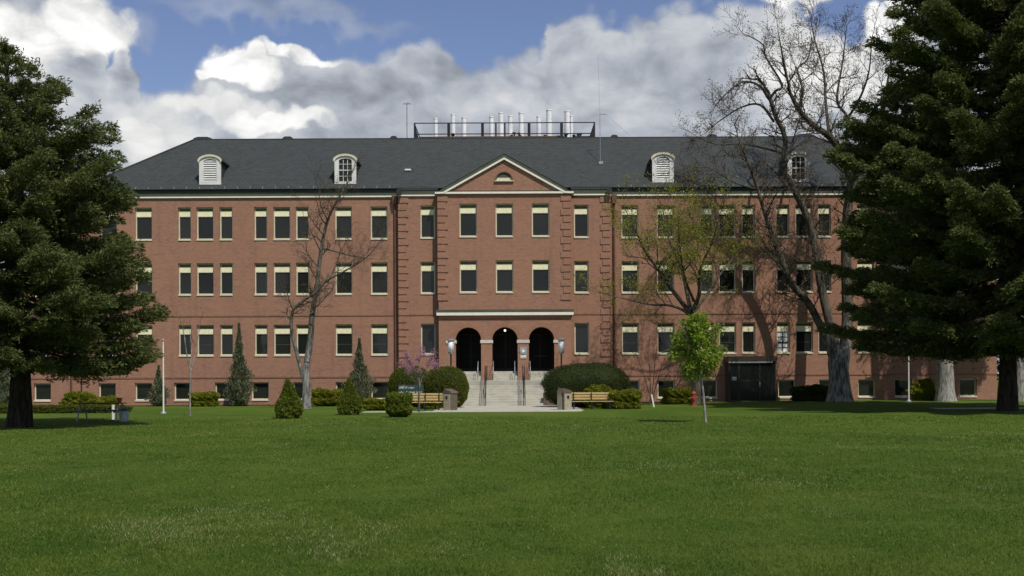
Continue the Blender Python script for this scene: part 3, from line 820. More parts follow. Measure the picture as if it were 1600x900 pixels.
for o, x in ((dl,-19.08),(dp,-10.3),(d3,10.3),(d4,19.08)):
    o.parent = bld; o.location = (x, YE+.45, ZE+PITCH*.45-.02)

# roof deck, railing, exhaust stacks ------------------------------------
def deckpt(px): return (px-786)*75.9/F-0.02
m_ = MB(); m_.box(deckpt(676), deckpt(868), YR+.05, YR+4.6, ZR-.1, ZR+.15); m_.build('deck_curb', 'copper_brown', bld)
m_ = MB()
x0, x1 = deckpt(645), deckpt(928); y0, y1 = YR+.35, YR+4.8
for zz in (.38, 1.14):
    m_.box(x0, x1, y0-.03, y0+.03, ZR+zz-.03, ZR+zz+.03); m_.box(x0, x1, y1-.03, y1+.03, ZR+zz-.03, ZR+zz+.03)
    for xx in (x0, x1): m_.box(xx-.03, xx+.03, y0+.03, y1-.03, ZR+zz-.029, ZR+zz+.029)
for px in (645.5, 699, 752, 773, 787, 825, 876, 927.5):
    xx = deckpt(px); hw = .1 if px in (699,752,825,876) else .055
    m_.box(xx-hw, xx+hw, y0-.05, y0-.031, ZR, ZR+1.16); m_.box(xx-.04, xx+.04, y1-.05, y1-.031, ZR, ZR+1.16)
for s, xx in ((1,x0),(-1,x1)):
    m_.prism([(xx,ZR),(xx+s*.34,ZR),(xx,ZR+1.1)][::s], y0-.08, y0-.052)
rail = m_.build('railing', 'black_metal', bld)
for px, top, w_ in ((681,184,6),(708,178,7),(725,183,7.5),(768,182,7),(783,176,7.5),(797.5,181,7.5),(814.5,176,8),(842,182,7),(858,172,8.5),(886.5,174,9),(893,181,5)):
    st_ = MB(); yy = YR+random.uniform(1.0,3.8)
    sc2 = (71+yy)/F; xx = (px-800+1.9)*sc2-XC; zt = EYE+(590-top)*sc2+.0
    r0 = w_*.5*sc2
    st_.tube([(xx,yy,ZR+.02),(xx,yy,ZR+.12)], r0*1.5, 14); st_.tube([(xx,yy,ZR+.121),(xx,yy,zt-.08)], r0, 14); st_.tube([(xx,yy,zt-.079),(xx,yy,zt)], [r0*1.12,r0*1.12], 14)
    st_.build('exhaust_stack', 'stack_white', bld)
for k in range(22):
    st_ = MB(); xx = deckpt(random.choice((690,705,750,762,790,800,806,812,832,850,872,886,898,906))+random.uniform(-4,4)); yy = YR+random.uniform(.55,1.6); h = random.uniform(.25,.5)
    st_.tube([(xx,yy,ZR),(xx,yy,ZR+h)], .05, 8); st_.tube([(xx,yy,ZR+h+.001),(xx,yy,ZR+h+.06),(xx,yy,ZR+h+.12)], [.13,.13,.03], 8)
    st_.build('vent_cap', 'bronze', bld)
for px, hw in ((316,.68),(449,.38),(615,.26),(960,.27),(1113,.38),(1258,.68)):
    xx = (px-800+1.8)*75.9/F-XC; st_ = MB()
    st_.prism([(xx-hw,ZR-.05),(xx+hw,ZR-.05),(xx+hw*.9,ZR+.12),(xx+hw*.5,ZR+.21),(xx-hw*.5,ZR+.21),(xx-hw*.9,ZR+.12)], YR+.05, YR+1.2); st_.build('ridge_vent', 'slate', bld)
# masts
m_ = MB(); xx = (635-800+2)*76/F-XC; m_.tube([(xx,YR+.5,ZR-.1),(xx,YR+.5,ZR+2.6)], .035, 6); m_.box(xx-.26,xx+.28,YR+.47,YR+.53,ZR+2.5,ZR+2.58); m_.box(xx+.05,xx+.1,YR+.46,YR+.54,ZR+2.58,ZR+2.68)
m_.build('antenna', 'galvanised', bld)
m_ = MB(); xa_ = (940-800)*73/F-XC; zb_ = ZE+PITCH*2.4
m_.tube([(xa_,YE+2.4,zb_),(xa_-.02,YE+2.4,zb_+3.3)], .02, 6); m_.tube([(xa_-.02,YE+2.4,zb_+3.3),(xa_-.12,YE+2.4,zb_+7.2)], .007, 5)
m_.box(xa_-.02,xa_+.4,YE+2.38,YE+2.42,zb_+3.24,zb_+3.29); m_.tube([(xa_+.4,YE+2.4,zb_+3.27),(xa_+2.2,YE+4.6,ZR)], .006, 4); m_.box(xa_-.12,xa_+.16,YE+2.2,YE+2.5,zb_-.1,zb_+.1)
m_.build('antenna', 'galvanised', bld)
m_ = MB(); xx = (638-800)*72/F-XC; zz = ZE+PITCH*1.75; m_.box(xx-.2,xx+.2,YE+1.6,YE+1.9,zz-.02,zz+.09); m_.build('skylight', 'white_paint', bld)
# downpipes with hopper heads
for s in (-1,1):
    xx = s*171/K; m_ = MB(); m_.tube([(xx,YW-.1,EX),(xx,YW-.1,ZT-.5),(xx+.0,YW-.16,ZT-.3)], .065, 8)
    m_.prism([(xx-.19,ZT+.0),(xx+.19,ZT+.0),(xx+.10,ZT-.55),(xx-.10,ZT-.55)], YW-.3, YW-.02)
    m_.build('downpipe', 'copper_brown', bld)
    xx = s*163/K; m_ = MB(); m_.box(xx-.16,xx+.16,YC-.40,YC-.21,ZT+.0,ZT+.35); m_.build('hopper', 'bronze', bld)
m_ = MB(); m_.tube([(-(790-108)/K,.42,EX),(-(790-108)/K,.42,11.5)], .06, 8); m_.build('downpipe', 'copper_brown', bld)

# stairs -----------------------------------------------------------------
stairs = empty('entrance_steps', (XC, 71, 0)); tag(stairs, 'broad pale concrete steps with metal handrails rising to the arched entrance', 'steps')
s_ = MB(); NS = 10; RZ = PB/NS; TR = .34; yb = YP-.25
HWD = 3.35
for k in range(NS):
    zt = PB-k*RZ; y_front = yb-.9-k*TR
    s_.box(-HWD, HWD, y_front-TR-(0 if k < NS-1 else 0), (yb-.9-k*TR) if k else YP-.004, -.1, zt-RZ if False else PB-k*RZ-(RZ if k else 0), .012) if k else s_.box(-HWD, HWD, yb-.9, YP-.004, -.1, PB, .012)
s_.build('flight', 'concrete', stairs)
s_ = MB()
for c in ARCH:
    for k in range(4):
        zt = PB+(k+1)*(ZL-PB)/4; y_ = YP-.40+k*.34
        ye = YP-.40+(k+1)*.34 if k < 3 else YP+DEP+.019
        s_.box(c-RA+.03, c+RA-.03, y_, ye, PB-.05 if k == 0 else PB+.001, zt-.004 if k==3 else zt, .01)
s_.build('upper_flight', 'concrete', stairs)
s_ = MB()
for s in (-1,1):
    xa, xb = sorted((s*(HWD+.002), s*(HWD+.35))); s_.prism([(xa,-.1),(xb,-.1),(xb,1.0),(xa,1.0)], yb-2.2, YP-.005)
    s_.prism([(xa,-.1),(xb,-.1),(xb,.45),(xa,.45)], yb-4.2, yb-2.202)
s_.build('cheek_wall', 'concrete', stairs)
MB().box(2.32, 3.30, -5.15, -4.45, -.05, .78, .01).build('bush_shadow_box', 'aggregate_dark', stairs)  # dark box added as the right bush's shadow beside the steps
def stair_z(yl):      # height of the nosing line at local y
    t = (yb-.9-yl)/TR
    return max(0.0, min(PB, PB-t*RZ))
for px in (760, 819):
    xx = (px-789.8)/25.2
    ya, yc_ = yb-.5, yb-.9-NS*TR-.3
    h_ = MB(); za, zc_ = PB, 0.02
    for dx in (-.05, .05):
        h_.tube([(xx+dx,yc_,zc_),(xx+dx,yc_,zc_+.86),(xx+dx,yc_+.3,zc_+.96),(xx+dx,ya-.5,za+.90),(xx+dx,ya,za+.92),(xx+dx,ya,za)], .024, 8)
    h_.tube([(xx,(ya+yc_)/2,stair_z((ya+yc_)/2)-.05),(xx,(ya+yc_)/2,stair_z((ya+yc_)/2)+.95)], .024, 8)
    h_.tube([(xx,yc_+.05,zc_+.45),(xx,ya,za+.45)], .016, 6)
    h_.build('handrail', 'black_metal', stairs)
for px in (747.5, 771.5, 805, 829):
    xx = (px-789.8)/24.6; h_ = MB(); y0_, y1_ = YP-1.05, YP-.06
    h_.tube([(xx,y0_,PB),(xx,y0_,PB+.5),(xx,y0_+.1,PB+.8),(xx,y1_,PB+1.22),(xx,y1_,PB+.1)], .022, 8)
    h_.tube([(xx,y0_,PB+.35),(xx,y1_,PB+.7)], .014, 6)
    h_.build('handrail', 'galvanised', stairs)

# plaque on the pier
pq = empty('plaque', (XC+28.6/24.4, 71+YP, 3.1)); tag(pq, 'round grey seal over a small white plate fixed to the brick pier', 'plaque')
m_ = MB(); m_.box(-.22,.22,-.03,-.002,-.20,.56); m_.build('backing_board', 'aggregate', pq)
m_ = MB(); m_.tube([(0,-.06,.3),(0,-.031,.3)], .23, 24); sd = m_.build('seal', 'galvanised', pq)
m_ = MB()
for k in range(12):
    a = k*math.pi/6; m_.box(.15*math.cos(a)-.012,.15*math.cos(a)+.012,-.068,-.0605,.3+.15*math.sin(a)-.012,.3+.15*math.sin(a)+.012)
m_.tube([(0,-.07,.3),(0,-.0602,.3)], .09, 16); m_.build('emblem', 'lamp_glass', sd)
m_ = MB(); m_.box(-.17,.17,-.045,-.031,-.12,.02); m_.build('plate', 'sign_text', pq)

# ------------------------------------------------------------------ glazed vestibule
vb = empty('glass_vestibule', pt(1176, 630, 69.6)); vb.location.z = .1; tag(vb, 'dark glazed entrance vestibule with flat roof against the right wing', 'vestibule')
W2 = 1.5
m_ = MB(); m_.box(-W2-.06,W2+.06,-.06,1.38,2.55,2.88); m_.build('roof', 'bronze', vb)
m_ = MB(); m_.box(-W2-.02,W2-.25,-.10,-.062,2.46,2.54); m_.build('fascia_trim', 'galvanised', vb)
m_ = MB()
for xx in (-W2,-.9,.42,W2-.08): m_.box(xx,xx+.08,0,.08,0,2.55)
m_.box(-W2+.08,W2-.08,.01,.07,2.47,2.549); m_.box(-.82,.42,.01,.07,1.3,1.36); m_.box(-W2,-W2+.06,.08,1.38,0,.08); m_.box(W2-.06,W2,.08,1.38,0,.08)
m_.box(-W2+.08,W2-.08,.01,.07,0,.1)
m_.build('frame', 'bronze', vb)
for a, b in ((-W2+.08,-.9),(-.82,.42),(.5,W2-.08)): MB().box(a,b,.03,.045,.1,2.47).build('pane', 'shelter_glass', vb)
for s in (-1,1):
    xa, xb = sorted((s*(W2-.02), s*(W2-.035))); MB().box(xa,xb,.081,1.36,.1,2.54).build('pane', 'window_glass', vb)
m_ = MB(); m_.box(-1.32,-1.02,.012,.028,1.35,1.58); nt = m_.build('notice', 'galvanised', vb)
MB().box(.44,.49,-.02,-.001,.95,1.25).build('handle', 'galvanised', vb)
MB().box(-1.42,1.42,.10,1.30,.0,.03).build('floor', 'concrete', vb)

# ------------------------------------------------------------------ lamps, benches, bins
def lamp(px, label, first=None):
    d = 67.2
    if first: r_ = copy_tree(first)
    else:
        r_ = empty('lamp_post')
        m_ = MB(); m_.tube([(0,0,0),(0,0,.3),(0,0,.31),(0,0,3.15)], [.11,.11,.055,.05], 12); m_.build('pole', 'bronze', r_)
        m_ = MB(); m_.tube([(0,0,3.151),(0,0,3.2),(0,0,3.28)], [.07,.17,.20], 16); m_.tube([(0,0,3.98),(0,0,4.04),(0,0,4.10)], [.25,.25,.1], 16)
        for k in range(4):
            a = k*math.pi/2+math.pi/4; m_.box(.2*math.cos(a)-.015,.2*math.cos(a)+.015,.2*math.sin(a)-.015,.2*math.sin(a)+.015,3.28,3.98)
        m_.build('lantern_cage', 'galvanised', r_)
        m_ = MB(); m_.tube([(0,0,3.281),(0,0,3.979)], .185, 18); m_.build('lamp_glass', 'lamp_glass', r_, True)
    r_.location = foot(px, d); tag(r_, label, 'lamp post', 'lamp posts beside the entrance steps'); return r_
l1 = lamp(705, 'lantern lamp post left of the arches, beside the rounded bush'); lamp(877.5, 'lantern lamp post right of the arches, at the edge of the wide dark bush', l1)

def bench(px, d, w, label, first=None):
    if first: r_ = copy_tree(first)
    else:
        r_ = empty('park_bench')
        for z_, y_ in ((.84,.30),(.70,.265),(.56,.23)):
            m_ = MB(); m_.box(-w/2,w/2,y_,y_+.035,z_-.05,z_+.055,.006); m_.build('back_slat', 'wood_yellow', r_)
        for k in range(3):
            m_ = MB(); m_.box(-w/2,w/2,-.28+k*.16,-.28+k*.16+.13,.40,.435,.005); m_.build('seat_slat', 'wood_yellow', r_)
        for xx in (-w/2+.2, 0, w/2-.2):
            m_ = MB(); m_.box(xx-.03,xx+.03,-.27,-.22,0,.398); m_.box(xx-.03,xx+.03,.17,.22,0,.45); m_.box(xx-.028,xx+.028,-.22,.17,.34,.397)
            m_.prism([(xx-.03,.45),(xx+.03,.45),(xx+.03,.88),(xx-.03,.88)], .205, .228); m_.build('leg', 'black_metal', r_)
    r_.location = foot(px, d); tag(r_, label, 'bench', 'wooden benches either side of the steps'); return r_
b1 = bench(664, 57.6, 1.85, 'yellow slatted wooden bench behind the pink blossoming tree')
b2 = bench(924.5, 58.2, 2.3, 'longer weathered wooden bench in front of the wide dark bush')

def bin_(px, d, rz, label, first=None):
    if first: r_ = copy_tree(first)
    else:
        r_ = empty('litter_bin')
        m_ = MB(); m_.box(-.26,.26,-.26,.26,0,.90,.015); m_.build('body', 'aggregate_dark', r_)
        m_ = MB(); m_.box(-.285,-.262,-.10,.24,.0,.93); m_.box(-.24,.24,-.29,-.262,0,.86,.004); m_.build('panel', 'aggregate', r_)
        m_ = MB(); m_.prism([(-.30,.901),(.30,.901),(.26,1.0),(-.20,1.14)], -.27, .27); m_.build('lid', 'aggregate_dark', r_)
        m_ = MB(); m_.tube([(0,-.30,.68),(0,-.291,.68)], .085, 14); m_.build('opening', 'black_metal', r_)
    r_.location = foot(px, d); r_.rotation_euler.z = rz; tag(r_, label, 'litter bin', 'litter bins at the ends of the steps walk'); return r_
n1 = bin_(704, 57.2, R(-42), 'square pebbled litter bin beside the left yellow bench')
bin_(882, 56.8, R(38), 'square pebbled litter bin at the left end of the longer bench', n1)

# name sign in front of the left bush
sg_ = empty('building_sign', foot(642, 61.5)); tag(sg_, 'low dark sign with two lines of white lettering before the clipped bush', 'sign')
m_ = MB(); m_.box(-.72,.72,-.04,.04,.68,1.32,.01); m_.build('panel', 'sign_panel', sg_)
for s in (-1,1): MB().box(s*.6-.04,s*.6+.04,.045,.11,0,1.2).build('post', 'bronze', sg_)
m_ = MB(); random.seed(3)
for z_, x0_, x1_, h_ in ((1.12,-.64,-.18,.15),(1.12,-.12,.22,.09),(.86,-.64,-.3,.09),(.86,-.24,.28,.11),(.86,.33,.66,.11)):
    x_ = x0_
    while x_ < x1_-.03:
        hh = h_*random.choice((.7,.7,1.0)); k = random.random()
        m_.box(x_,x_+.018,-.052,-.041,z_,z_+hh)
        if k < .75: m_.box(x_+.018,x_+.05,-.052,-.041,z_+(hh-.02 if k<.4 else 0),z_+(hh if k<.4 else .02))
        if k > .3: m_.box(x_+.05,x_+.066,-.052,-.041,z_,z_+h_*.7)
        x_ += .082
m_.build('lettering', 'sign_text', sg_)

# hydrant
hy = empty('fire_hydrant', foot(1084, 62.5)); tag(hy, 'red fire hydrant standing in the grass before a low juniper', 'fire hydrant')
m_ = MB(); m_.tube([(0,0,0),(0,0,.06),(0,0,.061),(0,0,.62),(0,0,.66)], [.17,.17,.105,.10,.14], 14); m_.build('barrel', 'hydrant_red', hy, False)
m_ = MB(); m_.tube([(0,0,.661),(0,0,.74),(0,0,.81),(0,0,.815),(0,0,.88)], [.14,.125,.06,.03,.03], 14); m_.build('bonnet', 'hydrant_red', hy)
m_ = MB(); m_.tube([(-.2,0,.45),(.2,0,.45)], .055, 10); m_.tube([(0,-.2,.42),(0,-.09,.42)], .075, 10); m_.build('outlet', 'hydrant_red', hy)
# stake
p0 = foot(1022, 61.0); m_ = MB(); m_.box(-.04,.04,-.012,.012,-.05,.68); m_.prism([(-.04,.681),(.04,.681),(0,.76)], -.012, .012)
o = m_.build('marker_stake', 'stake_white'); o.location = p0; o.rotation_euler = (0, R(-11), 0); tag(o, 'white leaning wooden stake in the lawn below the bare shrub', 'stake')
# poles
def pole(px, d, h, label, first=None):
    r_ = empty('flag_pole', foot(px, d))
    m_ = MB(); m_.tube([(0,0,.05),(0,0,h)], [.042,.034], 10); m_.build('pole', 'stake_white', r_)
    m_ = MB(); m_.tube([(0,0,-.02),(0,0,.03),(0,0,.12)], [.16,.15,.07], 12); m_.build('base', 'galvanised', r_)
    m_ = MB(); m_.tube([(0,0,h+.001),(0,0,h+.06),(0,0,h+.12)], [.06,.07,.02], 10); m_.build('cap', 'galvanised', r_)
    return tag(r_, label, 'pole')
pole(255.5, 54.5, 3.6, 'thin white pole on the lawn right of the left spruce')
pole(1420, 66.0, 4.8, 'slim pale pole with round base before the right wing windows')

# picnic table
tb = empty('picnic_table', foot(158, 45.0), 0); tag(tb, 'dark picnic table with pale metal legs in the shade of the left spruce', 'picnic table')
m_ = MB()
for k in range(5): m_.box(-.95,.95,-.36+k*.147,-.36+k*.147+.13,.71,.75)
m_.build('table_top', 'bark_brown', tb)
for s in (-1,1):
    m_ = MB(); 
    for k in range(2): m_.box(-.95,.95,s*.68-.13+k*.14,s*.68-.13+k*.14+.12,.41,.445)
    m_.build('seat', 'bark_brown', tb)
    m_ = MB(); xx = s*.78
    for t in (-1,1): m_.tube([(xx,t*.55,0),(xx,t*.22,.70)], .032, 8)
    m_.tube([(xx,-.76,.385),(xx,.76,.385)], .03, 8); m_.build('leg', 'galvanised', tb)
m_ = MB(); m_.tube([(0,0,0),(0,0,.16),(0,0,.17),(0,0,.20)], [.07,.11,.13,.12], 12); o = m_.build('flower_pot', 'terracotta'); o.location = tb.location+Vector((.72,.1,.751)); tag(o, 'small orange brown pot on the right end of the picnic table', 'pot')
bx_ = empty('litter_bin', foot(193.5, 44.0)); tag(bx_, 'pale grey round litter bin at the right end of the picnic table', 'litter bin')
m_ = MB(); m_.tube([(0,0,0),(0,0,.05),(0,0,.45)], [.15,.17,.2], 14); m_.build('body', 'grey_plastic', bx_, False)
m_ = MB(); m_.tube([(0,0,.451),(0,0,.49),(0,0,.55)], [.21,.21,.08], 14); m_.build('lid', 'black_metal', bx_)
m_ = MB(); m_.box(-.05,.05,-.05,.05,-.05,.62,.01); o = m_.build('marker_post', 'stake_white'); o.location = foot(177, 46.6); tag(o, 'short cream post behind the picnic table near the hedge', 'post')

# ------------------------------------------------------------------ vegetation
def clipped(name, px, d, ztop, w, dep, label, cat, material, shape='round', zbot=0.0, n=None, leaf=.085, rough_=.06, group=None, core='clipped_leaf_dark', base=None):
    """shrub: a lumpy inner mass set with thousands of small leaf faces, one mesh"""
    base = base or foot(px, d); h = ztop-zbot
    bm = bmesh.new(); bmesh.ops.create_icosphere(bm, subdivisions=4, radius=1.0)
    V = np.array([v.co[:] for v in bm.verts]); Fc = np.array([[v.index for v in f.verts] for f in bm.faces]); bm.free()
    def shp(U):
        U = unit(U); x, y, z = U[:,0].copy(), U[:,1].copy(), U[:,2].copy()
        if shape == 'round':
            e = 3.0; k = (np.abs(x)**e+np.abs(y)**e+np.abs(z)**e)**(-1/e); P = U*k[:,None]
            P = P*np.array([w/2,dep/2,h/2]); P[:,2] += h/2
            low = np.clip(P[:,2]/h/.22, 0, 1); P[:,0] *= .88+.12*low; P[:,1] *= .88+.12*low
        elif shape == 'box':
            e = 6; k = (np.abs(x)**e+np.abs(y)**e+np.abs(z)**e)**(-1/e); P = U*k[:,None]*np.array([w/2,dep/2,h/2]); P[:,2] += h/2
        elif shape == 'cone':
            t = (z+1)/2; prof = np.where(t < .22, .62+.38*np.sin(np.clip(t/.22,0,1)*math.pi/2), np.clip((1-t)/.78,0,1)**.80)
            r = np.hypot(x, y)+1e-6; P = np.stack([x/r*prof*w/2, y/r*prof*dep/2, t*h], 1)
        elif shape == 'column':
            t = (z+1)/2; prof = np.where(t < .3, .55+.45*np.sin(np.clip(t/.3,0,1)*math.pi/2), np.clip((1-t)/.7,0,1)**.95)
            r = np.hypot(x, y)+1e-6; P = np.stack([x/r*prof*w/2, y/r*prof*dep/2, t*h], 1)
        ph = base.x*3
        nz = (np.sin(U[:,0]*5+ph)+np.sin(U[:,1]*6+ph*2)+np.sin(U[:,2]*7+ph)+.6*np.sin(U[:,0]*13+U[:,2]*11+ph)+.5*np.sin(U[:,1]*17-U[:,2]*15+ph))*rough_
        c = np.array([0,0,h*.45]); P = c+(P-c)*(1+nz)[:,None]; P[:,2] = np.maximum(P[:,2], .0)
        return P
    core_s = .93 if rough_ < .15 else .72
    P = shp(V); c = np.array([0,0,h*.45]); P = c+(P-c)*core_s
    area = (w*h*2+w*dep+dep*h*2)
    n = n or int(min(34000, area*1500))
    U = rng.normal(size=(n,3)); L = shp(U)
    U = unit(U)
    depthf = rng.uniform(.90 if rough_ < .15 else .55, 1.03 if rough_<.15 else 1.12, n)[:,None]; L = c+(L-c)*depthf
    L[:,2] = np.maximum(L[:,2], .02)
    Dr = U*(.35 if rough_ < .05 else .7)+rng.normal(size=(n,3))*.6+np.array([0,0,.45])
    Lv, Lf = cards(L, Dr, rng.uniform(.7,1.3,n)*leaf, rng.uniform(.35,.6,n)*leaf)
    # core as quads+tris -> use degenerate-free tri list split to separate material
    me_v = np.concatenate([P, Lv]); 
    faces = [tuple(f) for f in Fc]+[tuple(q+len(P)) for q in Lf]
    me = bpy.data.meshes.new(name); me.from_pydata(me_v.tolist(), [], faces)
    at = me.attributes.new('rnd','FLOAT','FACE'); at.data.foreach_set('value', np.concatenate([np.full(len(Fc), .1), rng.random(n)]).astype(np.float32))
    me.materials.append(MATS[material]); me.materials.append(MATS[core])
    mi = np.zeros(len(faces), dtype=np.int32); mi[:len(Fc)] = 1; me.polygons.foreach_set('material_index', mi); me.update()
    o = link_mesh(name, me); o.location = base+Vector((0,0,zbot-.02)); tag(o, label, cat, group)
    return o
def zat(py, d, px=800): return pt(px, py, d).z
# big clipped bushes
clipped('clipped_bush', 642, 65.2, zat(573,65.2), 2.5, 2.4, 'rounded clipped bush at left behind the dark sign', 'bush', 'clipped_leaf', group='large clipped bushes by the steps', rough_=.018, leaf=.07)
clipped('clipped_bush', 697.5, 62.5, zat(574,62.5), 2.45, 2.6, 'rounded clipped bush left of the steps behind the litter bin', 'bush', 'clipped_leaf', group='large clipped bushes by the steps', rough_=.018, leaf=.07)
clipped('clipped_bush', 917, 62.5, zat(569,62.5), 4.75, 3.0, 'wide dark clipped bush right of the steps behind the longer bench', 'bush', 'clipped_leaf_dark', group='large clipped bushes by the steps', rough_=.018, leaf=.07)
# cones and ball
clipped('conical_shrub', 450.5, 47.0, zat(592,47), 1.26, 1.26, 'larger conical green shrub on the lawn before the two stemmed bare tree', 'shrub', 'arborvitae', 'cone', group='conical shrubs', core='clipped_leaf')
clipped('conical_shrub', 546, 51.5, zat(592,51.5), 1.28, 1.28, 'conical green shrub on the lawn before the scraggly grey juniper', 'shrub', 'arborvitae', 'cone', group='conical shrubs', core='clipped_leaf')
clipped('round_shrub', 623, 48.0, zat(612,48), 1.06, 1.06, 'ball shaped green shrub left of the yellow bench', 'shrub', 'arborvitae', 'round', core='clipped_leaf')
# low golden junipers and hedges
low = [(320,68.3,612,1.5,1.2,'round','golden_leaf','low yellow green shrub under the wing windows right of the slim juniper'),
 (509,67.6,609,1.75,1.3,'round','golden_leaf','low golden shrub under the wing right of the two stemmed bare tree'),
 (588,58.5,623,1.35,1.1,'round','golden_leaf','low golden shrub between the second cone shrub and the ball shrub'),
 (684,60.6,620,1.9,.9,'round','golden_leaf','golden shrub behind the yellow bench'),
 (936,60.2,606,1.9,.9,'round','golden_leaf','golden shrub rising behind the longer bench'),
 (977,58.8,609,1.55,1.4,'round','golden_leaf','spreading golden shrub at the right end of the longer bench'),
 (1062,66.5,607,1.9,1.3,'round','golden_leaf','low green gold juniper beside the red hydrant'),
 (1266,68.5,605,1.9,1.2,'round','clipped_leaf_dark','low dark shrub left of the huge bare tree trunk'),
 (1444,68.0,600,1.7,1.3,'round','golden_leaf','low golden topped shrub between the pale pole and the fluted trunk'),
 (126,62.0,615,1.9,1.3,'round','golden_leaf','flat topped golden shrub behind the picnic table'),
 (168,63.0,619,1.0,.9,'round','golden_leaf','small golden shrub behind the picnic table, right of the flat topped one')]
for px, d, py, w_, dp_, sh, mt, lb in low:
    clipped('low_shrub', px, d, zat(py, d, px), w_, dp_, lb, 'shrub', mt, sh, leaf=.11, rough_=.10, core='clipped_leaf')
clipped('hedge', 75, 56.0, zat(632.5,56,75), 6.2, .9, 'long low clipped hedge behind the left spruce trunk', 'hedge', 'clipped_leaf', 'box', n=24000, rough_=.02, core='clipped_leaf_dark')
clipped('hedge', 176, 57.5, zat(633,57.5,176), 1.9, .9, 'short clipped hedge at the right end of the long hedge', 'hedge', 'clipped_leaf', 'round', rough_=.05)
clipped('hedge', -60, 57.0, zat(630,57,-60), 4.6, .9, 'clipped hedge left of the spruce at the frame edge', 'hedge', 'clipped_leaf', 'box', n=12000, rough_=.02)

def juniper(px, d, ytop, w, label, wispy=1.0):
    base = foot(px, d); h = zat(ytop, d, px)-base.z
    root = empty('juniper', base); tag(root, label, 'juniper', 'grey green upright junipers against the wall')
    t = Tubes(); t.add([(0,0,-.05),(0,0,h*.5),(.05,0,h*.92)], [.06,.035,.012], 5); t.build('trunk', 'bark_brown', root)
    n = int(4000*h/3*(w/1.4)); tt = rng.random(n)**1.55
    prof = np.where(tt < .2, .55+.45*tt/.2, np.where(tt < .5, 1-(tt-.2)*1.7, np.maximum(.05, .40*(1-tt)/.5)))
    a = rng.uniform(0, 2*math.pi, n)
    lob = 1+.30*np.sin(a*3+tt*11+px)+.22*np.sin(a*7-tt*19)+.18*np.sin(tt*37+a)
    r = prof*w/2*lob*np.sqrt(rng.uniform(.12,1.25,n))
    C = np.stack([r*np.cos(a), r*np.sin(a), .12+tt*(h-.12)], 1)
    Dr = np.stack([np.cos(a)*.4, np.sin(a)*.4, np.full(n, 1.1)], 1)+rng.normal(size=(n,3))*.35
    V, Fq = cards(C, Dr, rng.uniform(.14,.28,n), rng.uniform(.04,.08,n)); np_mesh('foliage', V, Fq, rng.random(n), 'juniper_grey', root)
juniper(248, 69.0, 572, 1.15, 'short slim grey juniper against the wall behind the white pole')
juniper(374, 68.5, 506, 1.5, 'tallest grey green juniper between the basement windows of the left wing')
juniper(562, 68.5, 530, 1.7, 'scraggly grey juniper behind the second cone shrub')
juniper(4, 66.5, 555, 1.9, 'grey juniper at the left frame edge behind the spruce trunk')

